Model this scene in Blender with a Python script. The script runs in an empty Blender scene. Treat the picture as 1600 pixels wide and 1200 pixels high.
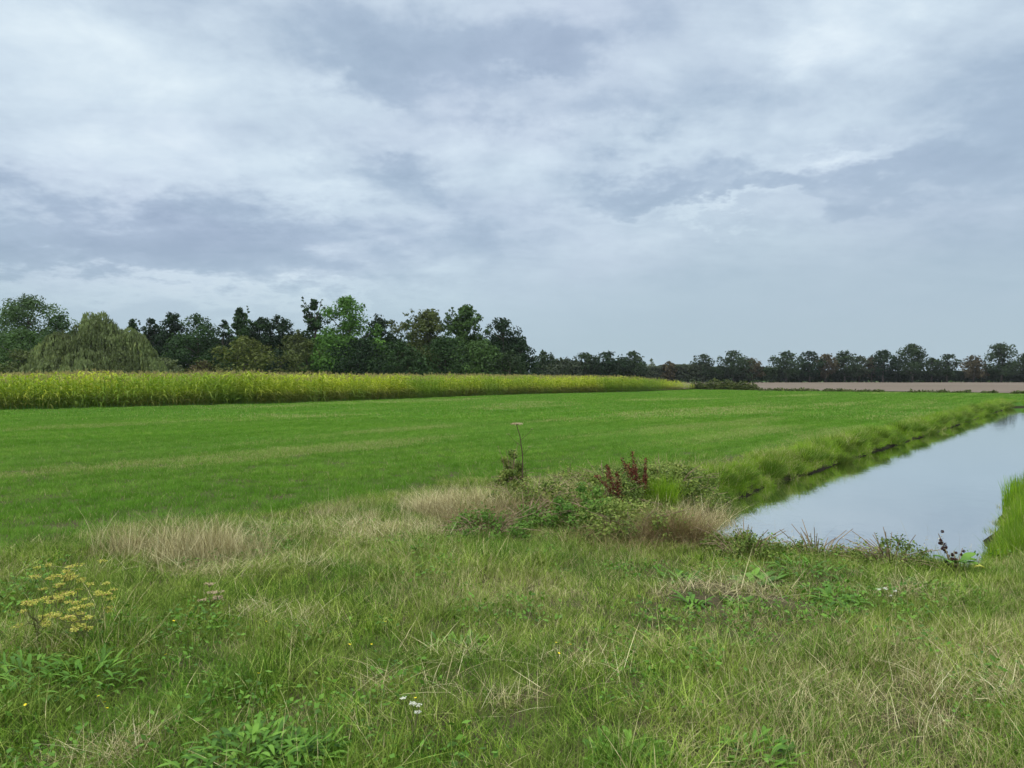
import bpy, bmesh, math, random
import numpy as np
from mathutils import Vector
R = math.radians
C = bpy.context.scene.collection
rng = np.random.default_rng(7)
# ------------------------------------------------------------------ camera
F = 1190.0; CX = 800.0; HY = 590.0; CAMH = 1.6      # photograph: 1600x1200, level horizon at row 590
cam_d = bpy.data.cameras.new('camera'); cam = bpy.data.objects.new('camera', cam_d); C.objects.link(cam)
cam_d.sensor_width = 36; cam_d.lens = 36*F/1600; cam_d.clip_end = 20000; cam_d.clip_start = 0.05
cam.location = (0, 0, CAMH); cam.rotation_euler = (R(90)-math.atan(10/F), 0, 0)
bpy.context.scene.camera = cam
# ------------------------------------------------------------------ render settings
sc = bpy.context.scene
sc.view_settings.view_transform = 'Standard'; sc.view_settings.look = 'None'
sc.view_settings.exposure = 0.1; sc.view_settings.gamma = 1
sc.cycles.max_bounces = 6; sc.cycles.diffuse_bounces = 3; sc.cycles.transmission_bounces = 4
sc.cycles.transparent_max_bounces = 4; sc.cycles.volume_bounces = 0
# ------------------------------------------------------------------ node helpers
class NT:
    def __init__(s, tree): s.t = tree; s.n = tree.nodes; s.l = tree.links
    def new(s, ty, **kw):
        nd = s.n.new(ty)
        for k, v in kw.items(): setattr(nd, k, v)
        return nd
    def put(s, sock, v):
        if v is None: return
        if hasattr(v, 'links') or isinstance(v, bpy.types.NodeSocket): s.l.new(v, sock)
        else:
            if isinstance(v, (tuple, list)) and len(v) == 3 and getattr(sock, 'type', '') == 'RGBA': v = (*v, 1)
            sock.default_value = v
    def math(s, op, a, b=None, c=None, clamp=False):
        nd = s.new('ShaderNodeMath', operation=op, use_clamp=clamp)
        for i, v in enumerate((a, b, c)): s.put(nd.inputs[i], v)
        return nd.outputs[0]
    def vmath(s, op, a, b=None):
        nd = s.new('ShaderNodeVectorMath', operation=op)
        s.put(nd.inputs[0], a); s.put(nd.inputs[1], b)
        return nd.outputs['Value'] if op in ('LENGTH', 'DOT_PRODUCT', 'DISTANCE') else nd.outputs[0]
    def mix(s, f, a, b):
        nd = s.new('ShaderNodeMix', data_type='RGBA')
        s.put(nd.inputs[0], f); s.put(nd.inputs[6], a); s.put(nd.inputs[7], b)
        return nd.outputs[2]
    def rng(s, v, a, b, c=0.0, d=1.0, smooth=False):
        nd = s.new('ShaderNodeMapRange', interpolation_type='SMOOTHSTEP' if smooth else 'LINEAR')
        for i, x in enumerate((v, a, b, c, d)): s.put(nd.inputs[i], x)
        return nd.outputs[0]
    def noise(s, vec, scale, detail=4, rough=.5, dist=0.0, out=0):
        nd = s.new('ShaderNodeTexNoise')
        s.put(nd.inputs['Vector'], vec); nd.inputs['Scale'].default_value = scale
        nd.inputs['Detail'].default_value = detail; nd.inputs['Roughness'].default_value = rough
        nd.inputs['Distortion'].default_value = dist
        return nd.outputs[out]
    def attr(s, name, ty='GEOMETRY', out='Fac'):
        nd = s.new('ShaderNodeAttribute', attribute_type=ty, attribute_name=name); return nd.outputs[out]
    def ramp(s, f, stops):
        nd = s.new('ShaderNodeValToRGB'); s.put(nd.inputs[0], f); e = nd.color_ramp.elements
        while len(e) < len(stops): e.new(0.5)
        for i, (p, c) in enumerate(stops): e[i].position = p; e[i].color = (*c, 1)
        return nd.outputs[0]
# ------------------------------------------------------------------ sky
SUN_EL, SUN_AZ = 48.0, 215.0      # azimuth clockwise from +Y: high, behind the camera to the left
def pixdir(px, py):
    v = np.array([(px-CX)/F, 1.0, (HY-py)/F]); return v/np.linalg.norm(v)
w = bpy.data.worlds.new("World"); sc.world = w; w.use_nodes = True
W = NT(w.node_tree); W.n.clear()
gen = W.new('ShaderNodeTexCoord').outputs['Generated']
sky = W.new('ShaderNodeTexSky', sky_type='NISHITA'); sky.sun_disc = False
sky.sun_elevation = R(SUN_EL); sky.sun_rotation = R(SUN_AZ)
sep = W.new('ShaderNodeSeparateXYZ'); W.put(sep.inputs[0], gen); dx, dy, dz = sep.outputs
zz = W.math('ADD', W.math('MAXIMUM', dz, 0.0), 0.24)
cmb = W.new('ShaderNodeCombineXYZ'); W.put(cmb.inputs[0], W.math('DIVIDE', dx, zz)); W.put(cmb.inputs[1], W.math('DIVIDE', dy, zz))
plane = cmb.outputs[0]                                    # direction laid on the cloud layer overhead
wob = W.vmath('MULTIPLY', W.vmath('SUBTRACT', W.noise(plane, 3.6, 9, .66, 0, 1), (0.5, 0.5, 0.5)), (0.30, 0.30, 0.20))
dist_dir = W.vmath('ADD', gen, wob)
big = W.noise(plane, 0.7, 5, .55, .5); mid = W.noise(plane, 2.4, 9, .60, .35); fine = W.noise(plane, 7.5, 8, .62, .25)
wisp_v = W.vmath('MULTIPLY', plane, (0.8, 2.2, 1)); wisp = W.noise(wisp_v, 1.3, 8, .6, 1.2)
def add(a, b): return W.math('ADD', a, b)
def mul(a, b): return W.math('MULTIPLY', a, b)
acc = add(mul(W.math('SUBTRACT', big, .5), .55), mul(W.math('SUBTRACT', mid, .5), 1.15))
acc = add(acc, mul(W.math('SUBTRACT', fine, .5), .60)); acc = add(acc, mul(W.math('SUBTRACT', wisp, .5), .6))
lowmask = W.rng(dz, .05, .20, .22, 1.0, True); acc = mul(acc, lowmask)
acc = add(acc, .68)
BLOBS = [  # px, py, half width, half height, amount
 (690, 105, 300, 85, -.50), (880, 70, 150, 60, -.26), (480, 70, 200, 60, -.12), (620, 268, 110, 42, -.42), (990, 190, 110, 40, -.34),
 (300, 370, 520, 66, -.58), (60, 400, 300, 60, -.22), (1250, 290, 260, 42, -.44), (960, 305, 100, 34, -.34), (1590, 260, 170, 190, -.34), (1200,130,150,45,-.18),
 (150, 160, 380, 150, .28), (120, 25, 260, 60, .16), (480, 280, 120, 35, .22), (800, 130, 60, 20, .25), (800, 240, 160, 40, .20), (1290, 70, 110, 60, .38), (1320, 235, 130, 22, .40),
 (1120, 333, 190, 13, .42), (900, 480, 700, 40, .06), (150, 450, 380, 28, .34), (480, 462, 300, 16, .18), (1200, 385, 340, 24, .14), (980, 90, 60, 40, .22), (560,160,90,30,.20)]
for px, py, hw, hh, amt in BLOBS:
    c = pixdir(px, py)
    d = W.vmath('SUBTRACT', dist_dir, tuple(float(q) for q in c))
    d = W.vmath('MULTIPLY', d, (F/hw, F/hw*.8, F/hh))
    acc = add(acc, W.rng(W.vmath('LENGTH', d), 1.3, 0.0, 0, amt*.86, True))
acc = W.math('MINIMUM', W.math('MAXIMUM', acc, 0.0), 1.25)
cloud = W.ramp(W.math('DIVIDE', acc, 1.25), [(0.0, (.33, .405, .53)), (.28, (.41, .49, .615)), (.50, (.54, .615, .725)), (.72, (.65, .725, .82)), (1.0, (.80, .86, .92))])
warm = W.rng(W.noise(plane, 1.1, 3, .5), .42, .62, 0, 1)
cloud = W.mix(mul(warm, .35), cloud, W.vmath('MULTIPLY', cloud, (1.10, 1.0, 1.06)))
horiz = W.rng(dz, 0.0, .20, 1, 0, True)
cloud = W.mix(mul(horiz, .80), cloud, (.375, .485, .55))
cloud = W.vmath('MULTIPLY', cloud, (.945, 1.005, 1.01))
lowr = W.rng(W.vmath('LENGTH', W.vmath('MULTIPLY', W.vmath('SUBTRACT', gen, tuple(float(q) for q in pixdir(1350, 470))), (1.7, 1.7, 6.0))), 1.15, .1, 0, .62, True)
cloud = W.mix(lowr, cloud, (.375, .48, .565))
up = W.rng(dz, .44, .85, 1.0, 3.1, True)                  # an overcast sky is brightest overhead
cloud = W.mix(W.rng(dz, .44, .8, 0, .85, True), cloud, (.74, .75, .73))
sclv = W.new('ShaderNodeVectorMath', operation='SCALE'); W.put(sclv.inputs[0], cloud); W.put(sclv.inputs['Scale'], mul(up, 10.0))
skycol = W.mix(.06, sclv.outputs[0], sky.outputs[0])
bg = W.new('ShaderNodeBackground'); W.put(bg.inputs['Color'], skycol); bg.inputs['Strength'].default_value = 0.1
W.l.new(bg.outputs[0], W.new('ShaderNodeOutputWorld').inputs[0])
w.cycles.sampling_method = 'MANUAL'; w.cycles.sample_map_resolution = 512
# ------------------------------------------------------------------ sun behind the overcast
sd = bpy.data.lights.new('sun', 'SUN'); sd.energy = 1.5; sd.angle = R(14); sd.color = (1, .96, .9)
so = bpy.data.objects.new('sun', sd); C.objects.link(so)
sv = Vector((math.sin(R(SUN_AZ))*math.cos(R(SUN_EL)), math.cos(R(SUN_AZ))*math.cos(R(SUN_EL)), math.sin(R(SUN_EL))))
so.rotation_euler = (-sv).to_track_quat('-Z', 'Y').to_euler()
# ------------------------------------------------------------------ mesh helpers
def tag(o, label, cat, group=None, kind=None):
    o['label'] = label; o['category'] = cat
    if group: o['group'] = group
    if kind: o['kind'] = kind
    return o
def struct(o): o['kind'] = 'structure'; return o
def empty(name, loc, rz=0):
    o = bpy.data.objects.new(name, None); C.objects.link(o); o.location = loc; o.rotation_euler = (0, 0, rz); o.empty_display_size = .2; return o
class MB:
    """collects quads/tris with a per-vertex random value 'rnd' and a height value 'tt'"""
    def __init__(s): s.v = []; s.f4 = []; s.f3 = []; s.r = []; s.t = []; s.n = 0
    def add(s, v, quads=None, tris=None, rnd=None, tt=None):
        v = np.asarray(v, float).reshape(-1, 3); n = len(v); s.v.append(v)
        s.r.append(np.broadcast_to(np.asarray(.5 if rnd is None else rnd, float), (n,)).copy())
        s.t.append(np.broadcast_to(np.asarray(0. if tt is None else tt, float), (n,)).copy())
        if quads is not None and len(quads): s.f4.append(np.asarray(quads).reshape(-1, 4)+s.n)
        if tris is not None and len(tris): s.f3.append(np.asarray(tris).reshape(-1, 3)+s.n)
        s.n += n
    def mesh(s, name, mat, smooth=False):
        m = bpy.data.meshes.new(name); v = np.concatenate(s.v)
        q = np.concatenate(s.f4) if s.f4 else np.zeros((0, 4), int); t = np.concatenate(s.f3) if s.f3 else np.zeros((0, 3), int)
        m.vertices.add(len(v)); m.vertices.foreach_set('co', v.astype(np.float32).ravel())
        li = np.concatenate([q.ravel(), t.ravel()]).astype(np.int32)
        m.loops.add(len(li)); m.loops.foreach_set('vertex_index', li)
        st = np.concatenate([np.arange(len(q))*4, len(q)*4+np.arange(len(t))*3]).astype(np.int32)
        m.polygons.add(len(st)); m.polygons.foreach_set('loop_start', st)
        m.update(calc_edges=True)
        for nm, arr in (('rnd', s.r), ('tt', s.t)):
            a = m.attributes.new(nm, 'FLOAT', 'POINT'); a.data.foreach_set('value', np.concatenate(arr).astype(np.float32))
        m.polygons.foreach_set('use_smooth', np.full(len(st), smooth))
        if mat: m.materials.append(mat)
        return m
    def obj(s, name, mat, parent=None, smooth=False):
        o = bpy.data.objects.new(name, s.mesh(name, mat, smooth)); C.objects.link(o)
        if parent: o.parent = parent
        return o
def ribbons(mb, P, wv, side, rnd):
    """P (n,k,3) paths, wv (n,k) widths, side (n,3) or (n,k,3)"""
    n, k, _ = P.shape
    if side.ndim == 2: side = np.repeat(side[:, None, :], k, 1)
    a = P-side*wv[..., None]/2; b = P+side*wv[..., None]/2
    v = np.stack([a, b], 2).reshape(n, k*2, 3)
    base = (np.arange(n)*2*k)[:, None]
    qs = [np.stack([base[:, 0]+2*i, base[:, 0]+2*i+1, base[:, 0]+2*i+3, base[:, 0]+2*i+2], 1) for i in range(k-1)]
    mb.add(v, quads=np.concatenate(qs), rnd=np.repeat(rnd, 2*k), tt=np.tile(np.repeat(np.linspace(0, 1, k), 2), n))
def blades(mb, rg, n, rad, h, wd, lean=.25, bend=.4, segs=4, roots=None, rlo=0., rhi=1.):
    if roots is None:
        a = rg.uniform(0, 2*np.pi, n); rr = rad*np.sqrt(rg.uniform(0, 1, n)); roots = np.stack([rr*np.cos(a), rr*np.sin(a), np.zeros(n)], 1)
    az = rg.uniform(0, 2*np.pi, n); H = rg.uniform(h[0], h[1], n); ln = np.clip(rg.normal(0, lean, n), -1.7*lean, 1.7*lean); bn = np.minimum(np.abs(rg.normal(0, bend, n)), 1.6*bend)*np.sign(ln)
    s = np.linspace(0, 1, segs)[None, :]
    out = (ln[:, None]*s+bn[:, None]*s**2)*H[:, None]
    z = H[:, None]*s*(1-.35*np.minimum(np.abs(bn), 1.6)[:, None]*s)
    P = np.stack([roots[:, 0:1]+out*np.cos(az)[:, None], roots[:, 1:2]+out*np.sin(az)[:, None], roots[:, 2:3]+z-.01], 2)
    fa = az+np.pi/2+rg.normal(0, .7, n); side = np.stack([np.cos(fa), np.sin(fa), np.zeros(n)], 1)
    wv = (wd[0]+(wd[1]-wd[0])*rg.uniform(0, 1, n)**1.6*1.25)[:, None]*np.maximum(.06, (1-s)**.6)
    ribbons(mb, P, wv, side, rg.uniform(rlo, rhi, n))
def tube(mb, pts, radii, sides=6, rnd=.5):
    pts = np.asarray(pts, float); k = len(pts); d = np.gradient(pts, axis=0); d /= np.linalg.norm(d, axis=1)[:, None]+1e-9
    ref = np.array([0.31, .95, .07]); u = np.cross(d, ref); u /= np.linalg.norm(u, axis=1)[:, None]+1e-9; v = np.cross(d, u)
    a = np.linspace(0, 2*np.pi, sides, endpoint=False)
    ring = pts[:, None]+np.asarray(radii, float)[:, None, None]*(np.cos(a)[None, :, None]*u[:, None]+np.sin(a)[None, :, None]*v[:, None])
    q = [(i*sides+j, i*sides+(j+1) % sides, (i+1)*sides+(j+1) % sides, (i+1)*sides+j) for i in range(k-1) for j in range(sides)]
    mb.add(ring.reshape(-1, 3), quads=q, rnd=rnd, tt=np.repeat(np.linspace(0, 1, k), sides))
def leaves(mb, rg, cen, nrm, size, elong=1.6, rnd=None, jitter=.8, fold=0.0):
    n = len(cen); nn = nrm+rg.normal(0, jitter, (n, 3)); nn /= np.linalg.norm(nn, axis=1)[:, None]+1e-9
    t = np.cross(nn, rg.normal(0, 1, (n, 3))); t /= np.linalg.norm(t, axis=1)[:, None]+1e-9; b = np.cross(nn, t)
    size = np.broadcast_to(size, (n,))[:, None]
    l = t*size*elong/2; wd = b*size/2; fo = nn*size*fold
    v = np.stack([cen-l, cen+wd*.9-l*.1+fo, cen+l, cen-wd*.9-l*.1+fo], 1)
    base = np.arange(n)*4
    mb.add(v, quads=np.stack([base, base+1, base+2, base+3], 1), rnd=np.repeat(rg.uniform(0, 1, n) if rnd is None else rnd, 4), tt=np.repeat(np.clip(cen[:, 2], 0, None), 4))
def vnoise(x, y, seed=0):
    x = np.asarray(x, float); y = np.asarray(y, float); xi = np.floor(x).astype(np.int64); yi = np.floor(y).astype(np.int64)
    def hsh(a, b):
        k = (a*374761393+b*668265263+seed*1442695041) & 0xffffffff
        k = ((k ^ (k >> 13))*1274126177) & 0xffffffff; return ((k ^ (k >> 16)) & 0xffff)/65535.
    fx = x-xi; fy = y-yi; fx = fx*fx*(3-2*fx); fy = fy*fy*(3-2*fy)
    return (hsh(xi, yi)*(1-fx)+hsh(xi+1, yi)*fx)*(1-fy)+(hsh(xi, yi+1)*(1-fx)+hsh(xi+1, yi+1)*fx)*fy
def fbm(x, y, seed=0, o=4): return sum(vnoise(x*2**i, y*2**i, seed+i)*.5**i for i in range(o))/sum(.5**i for i in range(o))
def sstep(a, b, x): t = np.clip((x-a)/(b-a), 0, 1); return t*t*(3-2*t)
def gpt(px, py, z=0.): y = (CAMH-z)*F/(py-HY); return (px-CX)/F*y, y
# ------------------------------------------------------------------ materials
def leaf_mat(name, stops, trans=.25, rough=.6, spec=.12, world_noise=None, straw=None, tstops=None):
    """stops: colours along the per-leaf random value; world_noise: (scale, colour, amount) slow patches over the ground"""
    m = bpy.data.materials.new(name); m.use_nodes = True; N = NT(m.node_tree); N.n.clear()
    col = N.ramp(N.attr('rnd'), stops)
    pos = N.new('ShaderNodeNewGeometry').outputs['Position']
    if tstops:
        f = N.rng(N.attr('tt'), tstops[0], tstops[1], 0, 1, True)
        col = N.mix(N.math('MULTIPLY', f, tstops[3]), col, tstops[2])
    if world_noise:
        for scl, c2, amt in world_noise:
            q = pos
            if scl < 0:      # mowing streaks, drawn out along the direction the field was driven
                rt = N.new('ShaderNodeMapping'); rt.inputs['Rotation'].default_value = (0, 0, R(-52)); N.put(rt.inputs[0], pos); q = N.vmath('MULTIPLY', rt.outputs[0], (.045, 1, 1)); scl = -scl
            nz = N.noise(q, scl, 3, .55); col = N.mix(N.rng(nz, .42, .60, 0, amt, True), col, c2)
    if straw:
        tint = N.attr('tint', 'INSTANCER'); f = N.math('LESS_THAN', N.attr('rnd'), tint)
        sc2 = N.ramp(N.noise(pos, 23, 2, .5), straw); col = N.mix(f, col, sc2)
    p = N.new('ShaderNodeBsdfPrincipled'); N.put(p.inputs['Base Color'], col); p.inputs['Roughness'].default_value = rough; p.inputs['Specular IOR Level'].default_value = spec
    t = N.new('ShaderNodeBsdfTranslucent'); N.put(t.inputs['Color'], N.vmath('MULTIPLY', col, (1.15, 1.25, .6)))
    mx = N.new('ShaderNodeMixShader'); mx.inputs[0].default_value = trans
    N.l.new(p.outputs[0], mx.inputs[1]); N.l.new(t.outputs[0], mx.inputs[2])
    N.l.new(mx.outputs[0], N.new('ShaderNodeOutputMaterial').inputs[0]); return m
def plain_mat(name, c1, c2, scale=8, rough=.8, bump=0.):
    m = bpy.data.materials.new(name); m.use_nodes = True; N = NT(m.node_tree); p = N.n['Principled BSDF']
    pos = N.new('ShaderNodeTexCoord').outputs['Object']; nz = N.noise(pos, scale, 5, .6)
    N.put(p.inputs['Base Color'], N.mix(N.rng(nz, .35, .65), c1, c2)); p.inputs['Roughness'].default_value = rough; p.inputs['Specular IOR Level'].default_value = .2
    if bump:
        b = N.new('ShaderNodeBump'); b.inputs['Strength'].default_value = bump; N.put(b.inputs['Height'], nz); N.l.new(b.outputs[0], p.inputs['Normal'])
    return m
STRAW = [(.3, (.20, .18, .075)), (.5, (.38, .35, .16)), (.7, (.56, .52, .29))]
M = {}
M['meadow'] = leaf_mat('meadow_grass_blades', [(0, (.092, .20, .016)), (.5, (.160, .325, .032)), (.93, (.25, .41, .065)), (1, (.36, .33, .16))],
    .25, .7, .05, [(.35, (.085, .225, .018), .5), (1.3, (.15, .31, .042), .5), (.07, (.15, .27, .06), .35), (-.55, (.17, .30, .055), .32), (-1.7, (.070, .180, .014), .45), (4.5, (.050, .140, .010), .45)], straw=STRAW)
M['rough'] = leaf_mat('rough_grass_blades', [(0, (.018, .040, .006)), (.3, (.068, .145, .010)), (.65, (.19, .31, .030)), (1, (.46, .55, .13))],
    .11, .65, .06, [(.9, (.060, .165, .016), .55), (2.6, (.21, .25, .055), .45), (6.0, (.040, .105, .012), .4)], straw=STRAW)
M['lush'] = leaf_mat('lush_grass_blades', [(0, (.09, .19, .012)), (.5, (.18, .33, .018)), (1, (.30, .42, .035))], .3, .6, .1, [(1.7, (.06, .115, .02), .6)], straw=STRAW)
M['straw'] = leaf_mat('dry_straw', [(0, (.13, .10, .045)), (.35, (.33, .285, .14)), (.75, (.50, .45, .24)), (1, (.66, .61, .38))], .06, .7, .08)
M['broad'] = leaf_mat('broad_leaves', [(0, (.045, .11, .014)), (.5, (.085, .20, .020)), (1, (.15, .29, .036))], .22, .5, .18)
M['bramble'] = leaf_mat('bramble_leaves', [(0, (.032, .060, .012)), (.45, (.11, .165, .030)), (.85, (.23, .285, .065)), (1, (.34, .27, .12))], .2, .6, .12)
M['bramble_bright'] = leaf_mat('bright_bramble_leaves', [(0, (.05, .115, .018)), (.5, (.09, .19, .028)), (1, (.16, .26, .05))], .2, .6, .12)
M['yellow'] = leaf_mat('yellow_umbels', [(0, (.22, .27, .04)), (.5, (.46, .46, .09)), (.8, (.60, .54, .15)), (1, (.44, .26, .12))], .25, .6, .1)
M['white'] = leaf_mat('white_petals', [(0, (.6, .6, .52)), (1, (.8, .8, .74))], .2, .6, .1)
M['petal'] = leaf_mat('yellow_petals', [(0, (.75, .6, .03)), (1, (.85, .72, .06))], .2, .5, .1)
M['rust'] = leaf_mat('rust_seed', [(0, (.06, .020, .014)), (.6, (.14, .042, .026)), (1, (.22, .085, .045))], .1, .7, .1)
M['burr'] = leaf_mat('dark_burrs', [(0, (.03, .016, .014)), (1, (.085, .045, .04))], .05, .7, .1)
M['umbelbrown'] = leaf_mat('dried_umbel', [(0, (.30, .22, .13)), (1, (.50, .42, .28))], .1, .7, .1)
M['stem'] = plain_mat('green_stem', (.09, .12, .035), (.16, .15, .06), 20)
M['drystem'] = plain_mat('dry_stem', (.13, .09, .055), (.32, .25, .15), 20)
M['darkstem'] = plain_mat('dark_dead_stem', (.055, .036, .024), (.10, .07, .045), 20)
M['bark'] = plain_mat('bark', (.045, .04, .032), (.10, .09, .07), 3, .9)
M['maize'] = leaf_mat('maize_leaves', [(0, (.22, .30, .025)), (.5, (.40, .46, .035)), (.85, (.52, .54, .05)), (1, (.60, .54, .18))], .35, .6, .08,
    [(.16, (.13, .25, .03), .7)], tstops=(.60, .20, (.105, .095, .038), .8))  # lower leaves take a dried tint, with the crop's own shade painted in
M['tassel'] = leaf_mat('maize_tassels', [(0, (.24, .20, .09)), (1, (.38, .33, .15))], .2, .7, .1)
def tree_mat(name, c, dark=.7, light=1.45, trans=.18, bl=(1.05, 1.0, .9)):
    c = np.array(c); return leaf_mat(name, [(0, tuple(c*dark)), (.5, tuple(c)), (.9, tuple(c*light)), (1, tuple(c*light*np.array([1.3, 1.1, .8])))], trans, .65, .09)
T = {'dark': tree_mat('dark_leaves', (.030, .062, .020)), 'deep': tree_mat('deep_leaves', (.017, .036, .015)), 'mid': tree_mat('mid_green_leaves', (.050, .095, .026)),
     'bright': tree_mat('bright_green_leaves', (.068, .150, .026)), 'olive': tree_mat('olive_leaves', (.070, .090, .028)), 'poplar': tree_mat('grey_green_leaves', (.060, .105, .036)),
     'willow': tree_mat('willow_leaves', (.135, .170, .068), .5, 1.5), 'yellowgreen': tree_mat('yellow_green_leaves', (.085, .105, .026)), 'brown': tree_mat('brownish_leaves', (.075, .062, .032)),
     'pale': tree_mat('pale_leaves', (.10, .125, .055)), 'far': tree_mat('far_leaves', (.045, .06, .034)), 'rustoak': tree_mat('rusty_oak_leaves', (.070, .060, .034)), 'oak': tree_mat('oak_leaves', (.028, .048, .020))}
# ------------------------------------------------------------------ the land: one sheet, a pond cut into it
WZ = -0.45
POND = np.array([(2.90, 11.84), (2.60, 10.3), (2.25, 8.9), (2.45, 7.95), (3.5, 7.25), (4.1, 7.15), (4.5, 7.55), (5.5, 8.85), (6.9, 10.75), (9, 13.45), (38, 50.5), (43, 54.5), (37, 53.4), (34.2, 52.3)])
def pond_d(x, y):
    """signed distance to the waterline, positive on land"""
    x = np.asarray(x, float); y = np.asarray(y, float); d = np.full(x.shape, 1e9); ins = np.zeros(x.shape, bool); n = len(POND)
    wx = x+.10*(vnoise(x*2.2, y*2.2, 5)-.5)*2+.08*(vnoise(x*6, y*6, 6)-.5); wy = y+.10*(vnoise(x*2.2, y*2.2, 8)-.5)*2
    for i in range(n):
        (ax, ay), (bx, by) = POND[i], POND[(i+1) % n]; ex, ey = bx-ax, by-ay
        t = np.clip(((wx-ax)*ex+(wy-ay)*ey)/(ex*ex+ey*ey), 0, 1); d = np.minimum(d, np.hypot(wx-ax-t*ex, wy-ay-t*ey))
        c = ((ay > wy) != (by > wy)) & (wx < (bx-ax)*(wy-ay)/(by-ay+1e-12)+ax); ins ^= c
    return np.where(ins, -d, d)
BX = [-60, -12, -4.7, -4.2, -2.4, -1.0, 1.0, 2.4, 3.4]; BY = [5.0, 6.0, 6.9, 8.2, 9.3, 11.4, 12.4, 13.6, 14.6]
def edge_y(x): return np.interp(x, BX, BY, right=999.)+.0*x
def hgt(x, y, d=None):
    x = np.asarray(x, float); y = np.asarray(y, float)
    if d is None: d = pond_d(x, y)
    rough = 1-sstep(-.5, .8, y-np.where(x > 3.4, 14.6+(x-3.4)*1.29, edge_y(x)))
    h = (.012+.05*rough)*(fbm(x*1.3, y*1.3, 3)-.5)*2+.10*(fbm(x*.12, y*.12, 9)-.5)*sstep(6, 30, y)
    prof = np.interp(d, [-2.0, -.4, 0, .10, .30, .55, 1.1], [-1.3, -.62, WZ, -.36, -.14, -.05, 0])
    near = sstep(1.1, 0, d); return h*(1-.7*near)+prof
def axis(segs):
    out = []
    for a, b, s in segs: out.append(np.arange(a, b, s))
    return np.concatenate(out+[[segs[-1][1]]])
xs = axis([(-6000, -1000, 1000), (-1000, -200, 100), (-200, -40, 10), (-40, -10, 1.5), (-10, 11, .13), (11, 44, .3), (44, 60, 2), (60, 200, 14), (200, 1000, 100), (1000, 6000, 1000)])
ys = axis([(-400, -20, 60), (-20, 0, 4), (0, 2, .5), (2, 17, .13), (17, 58, .3), (58, 120, 4), (120, 400, 28), (400, 1000, 100), (1000, 9000, 1000)])
GX, GY = np.meshgrid(xs, ys); GZ = hgt(GX, GY)
nx = len(xs); ny = len(ys); ii, jj = np.meshgrid(np.arange(nx-1), np.arange(ny-1)); b0 = (jj*nx+ii).ravel()
mb = MB(); mb.add(np.stack([GX, GY, GZ], 2), quads=np.stack([b0, b0+1, b0+nx+1, b0+nx], 1))
gm = bpy.data.materials.new('earth_and_turf'); gm.use_nodes = True; N = NT(gm.node_tree); p = N.n['Principled BSDF']; p.inputs['Roughness'].default_value = .95; p.inputs['Specular IOR Level'].default_value = .1
pos = N.new('ShaderNodeNewGeometry').outputs['Position']; sp = N.new('ShaderNodeSeparateXYZ'); N.put(sp.inputs[0], pos)
soil = N.mix(N.noise(pos, 30, 5, .65), (.05, .036, .020), (.13, .098, .062))
turf = N.mix(N.rng(N.noise(pos, 1.2, 4, .6), .35, .65), (.045, .120, .012), (.070, .165, .018))
turf = N.mix(N.rng(N.noise(pos, .08, 3, .5), .42, .65, 0, .6), turf, (.10, .19, .035))
far = N.rng(sp.outputs[1], 11, 22, 0, 1, True); tn = N.rng(N.noise(pos, 45, 4, .6), .35, .62)
gcol = N.mix(N.math('MAXIMUM', N.math('MULTIPLY', tn, .6), far), soil, N.mix(far, (.032, .050, .014), turf))
mud = N.rng(sp.outputs[2], -.30, -.42, 0, 1, True); gcol = N.mix(mud, gcol, (.022, .018, .011))
N.put(p.inputs['Base Color'], gcol)
bmp = N.new('ShaderNodeBump'); bmp.inputs['Strength'].default_value = .7; bmp.inputs['Distance'].default_value = .04; N.put(bmp.inputs['Height'], N.noise(pos, 18, 6, .65)); N.l.new(bmp.outputs[0], p.inputs['Normal'])
struct(mb.obj('ground', gm, smooth=True))
# water
wm = bpy.data.materials.new('still_water'); wm.use_nodes = True; N = NT(wm.node_tree); N.n.clear()
pos = N.new('ShaderNodeNewGeometry').outputs['Position']
bmp = N.new('ShaderNodeBump'); bmp.inputs['Strength'].default_value = .10; bmp.inputs['Distance'].default_value = .02
wv = N.math('ADD', N.noise(N.vmath('MULTIPLY', pos, (1, 1, 1)), 2.2, 3, .5), N.math('MULTIPLY', N.noise(pos, 9, 2, .5), .25)); N.put(bmp.inputs['Height'], wv)
gl = N.new('ShaderNodeBsdfGlossy'); gl.inputs['Color'].default_value = (.93, .95, .95, 1); gl.inputs['Roughness'].default_value = .03; N.l.new(bmp.outputs[0], gl.inputs['Normal'])
df = N.new('ShaderNodeBsdfDiffuse'); df.inputs['Color'].default_value = (.060, .068, .034, 1)
lw = N.new('ShaderNodeFresnel'); lw.inputs['IOR'].default_value = 2.6; N.l.new(bmp.outputs[0], lw.inputs['Normal'])
mx = N.new('ShaderNodeMixShader'); N.put(mx.inputs[0], N.rng(lw.outputs[0], .2, .55, .62, .97)); N.l.new(df.outputs[0], mx.inputs[1]); N.l.new(gl.outputs[0], mx.inputs[2])
N.l.new(mx.outputs[0], N.new('ShaderNodeOutputMaterial').inputs[0])
mb = MB(); a = np.linspace(0, 1, 30); lx = axis([(1.5, 45, 1.5)]); ly = axis([(6, 57, 1.5)]); LX, LY = np.meshgrid(lx, ly)
ii, jj = np.meshgrid(np.arange(len(lx)-1), np.arange(len(ly)-1)); cxm = lx[ii]+.75; cym = ly[jj]+.75; keep = (pond_d(cxm, cym) < 1.6).ravel(); b0 = (jj*len(lx)+ii).ravel()[keep]
mb.add(np.stack([LX, LY, np.full(LX.shape, WZ)], 2), quads=np.stack([b0, b0+1, b0+len(lx)+1, b0+len(lx)], 1)); struct(mb.obj('water', wm))
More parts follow.
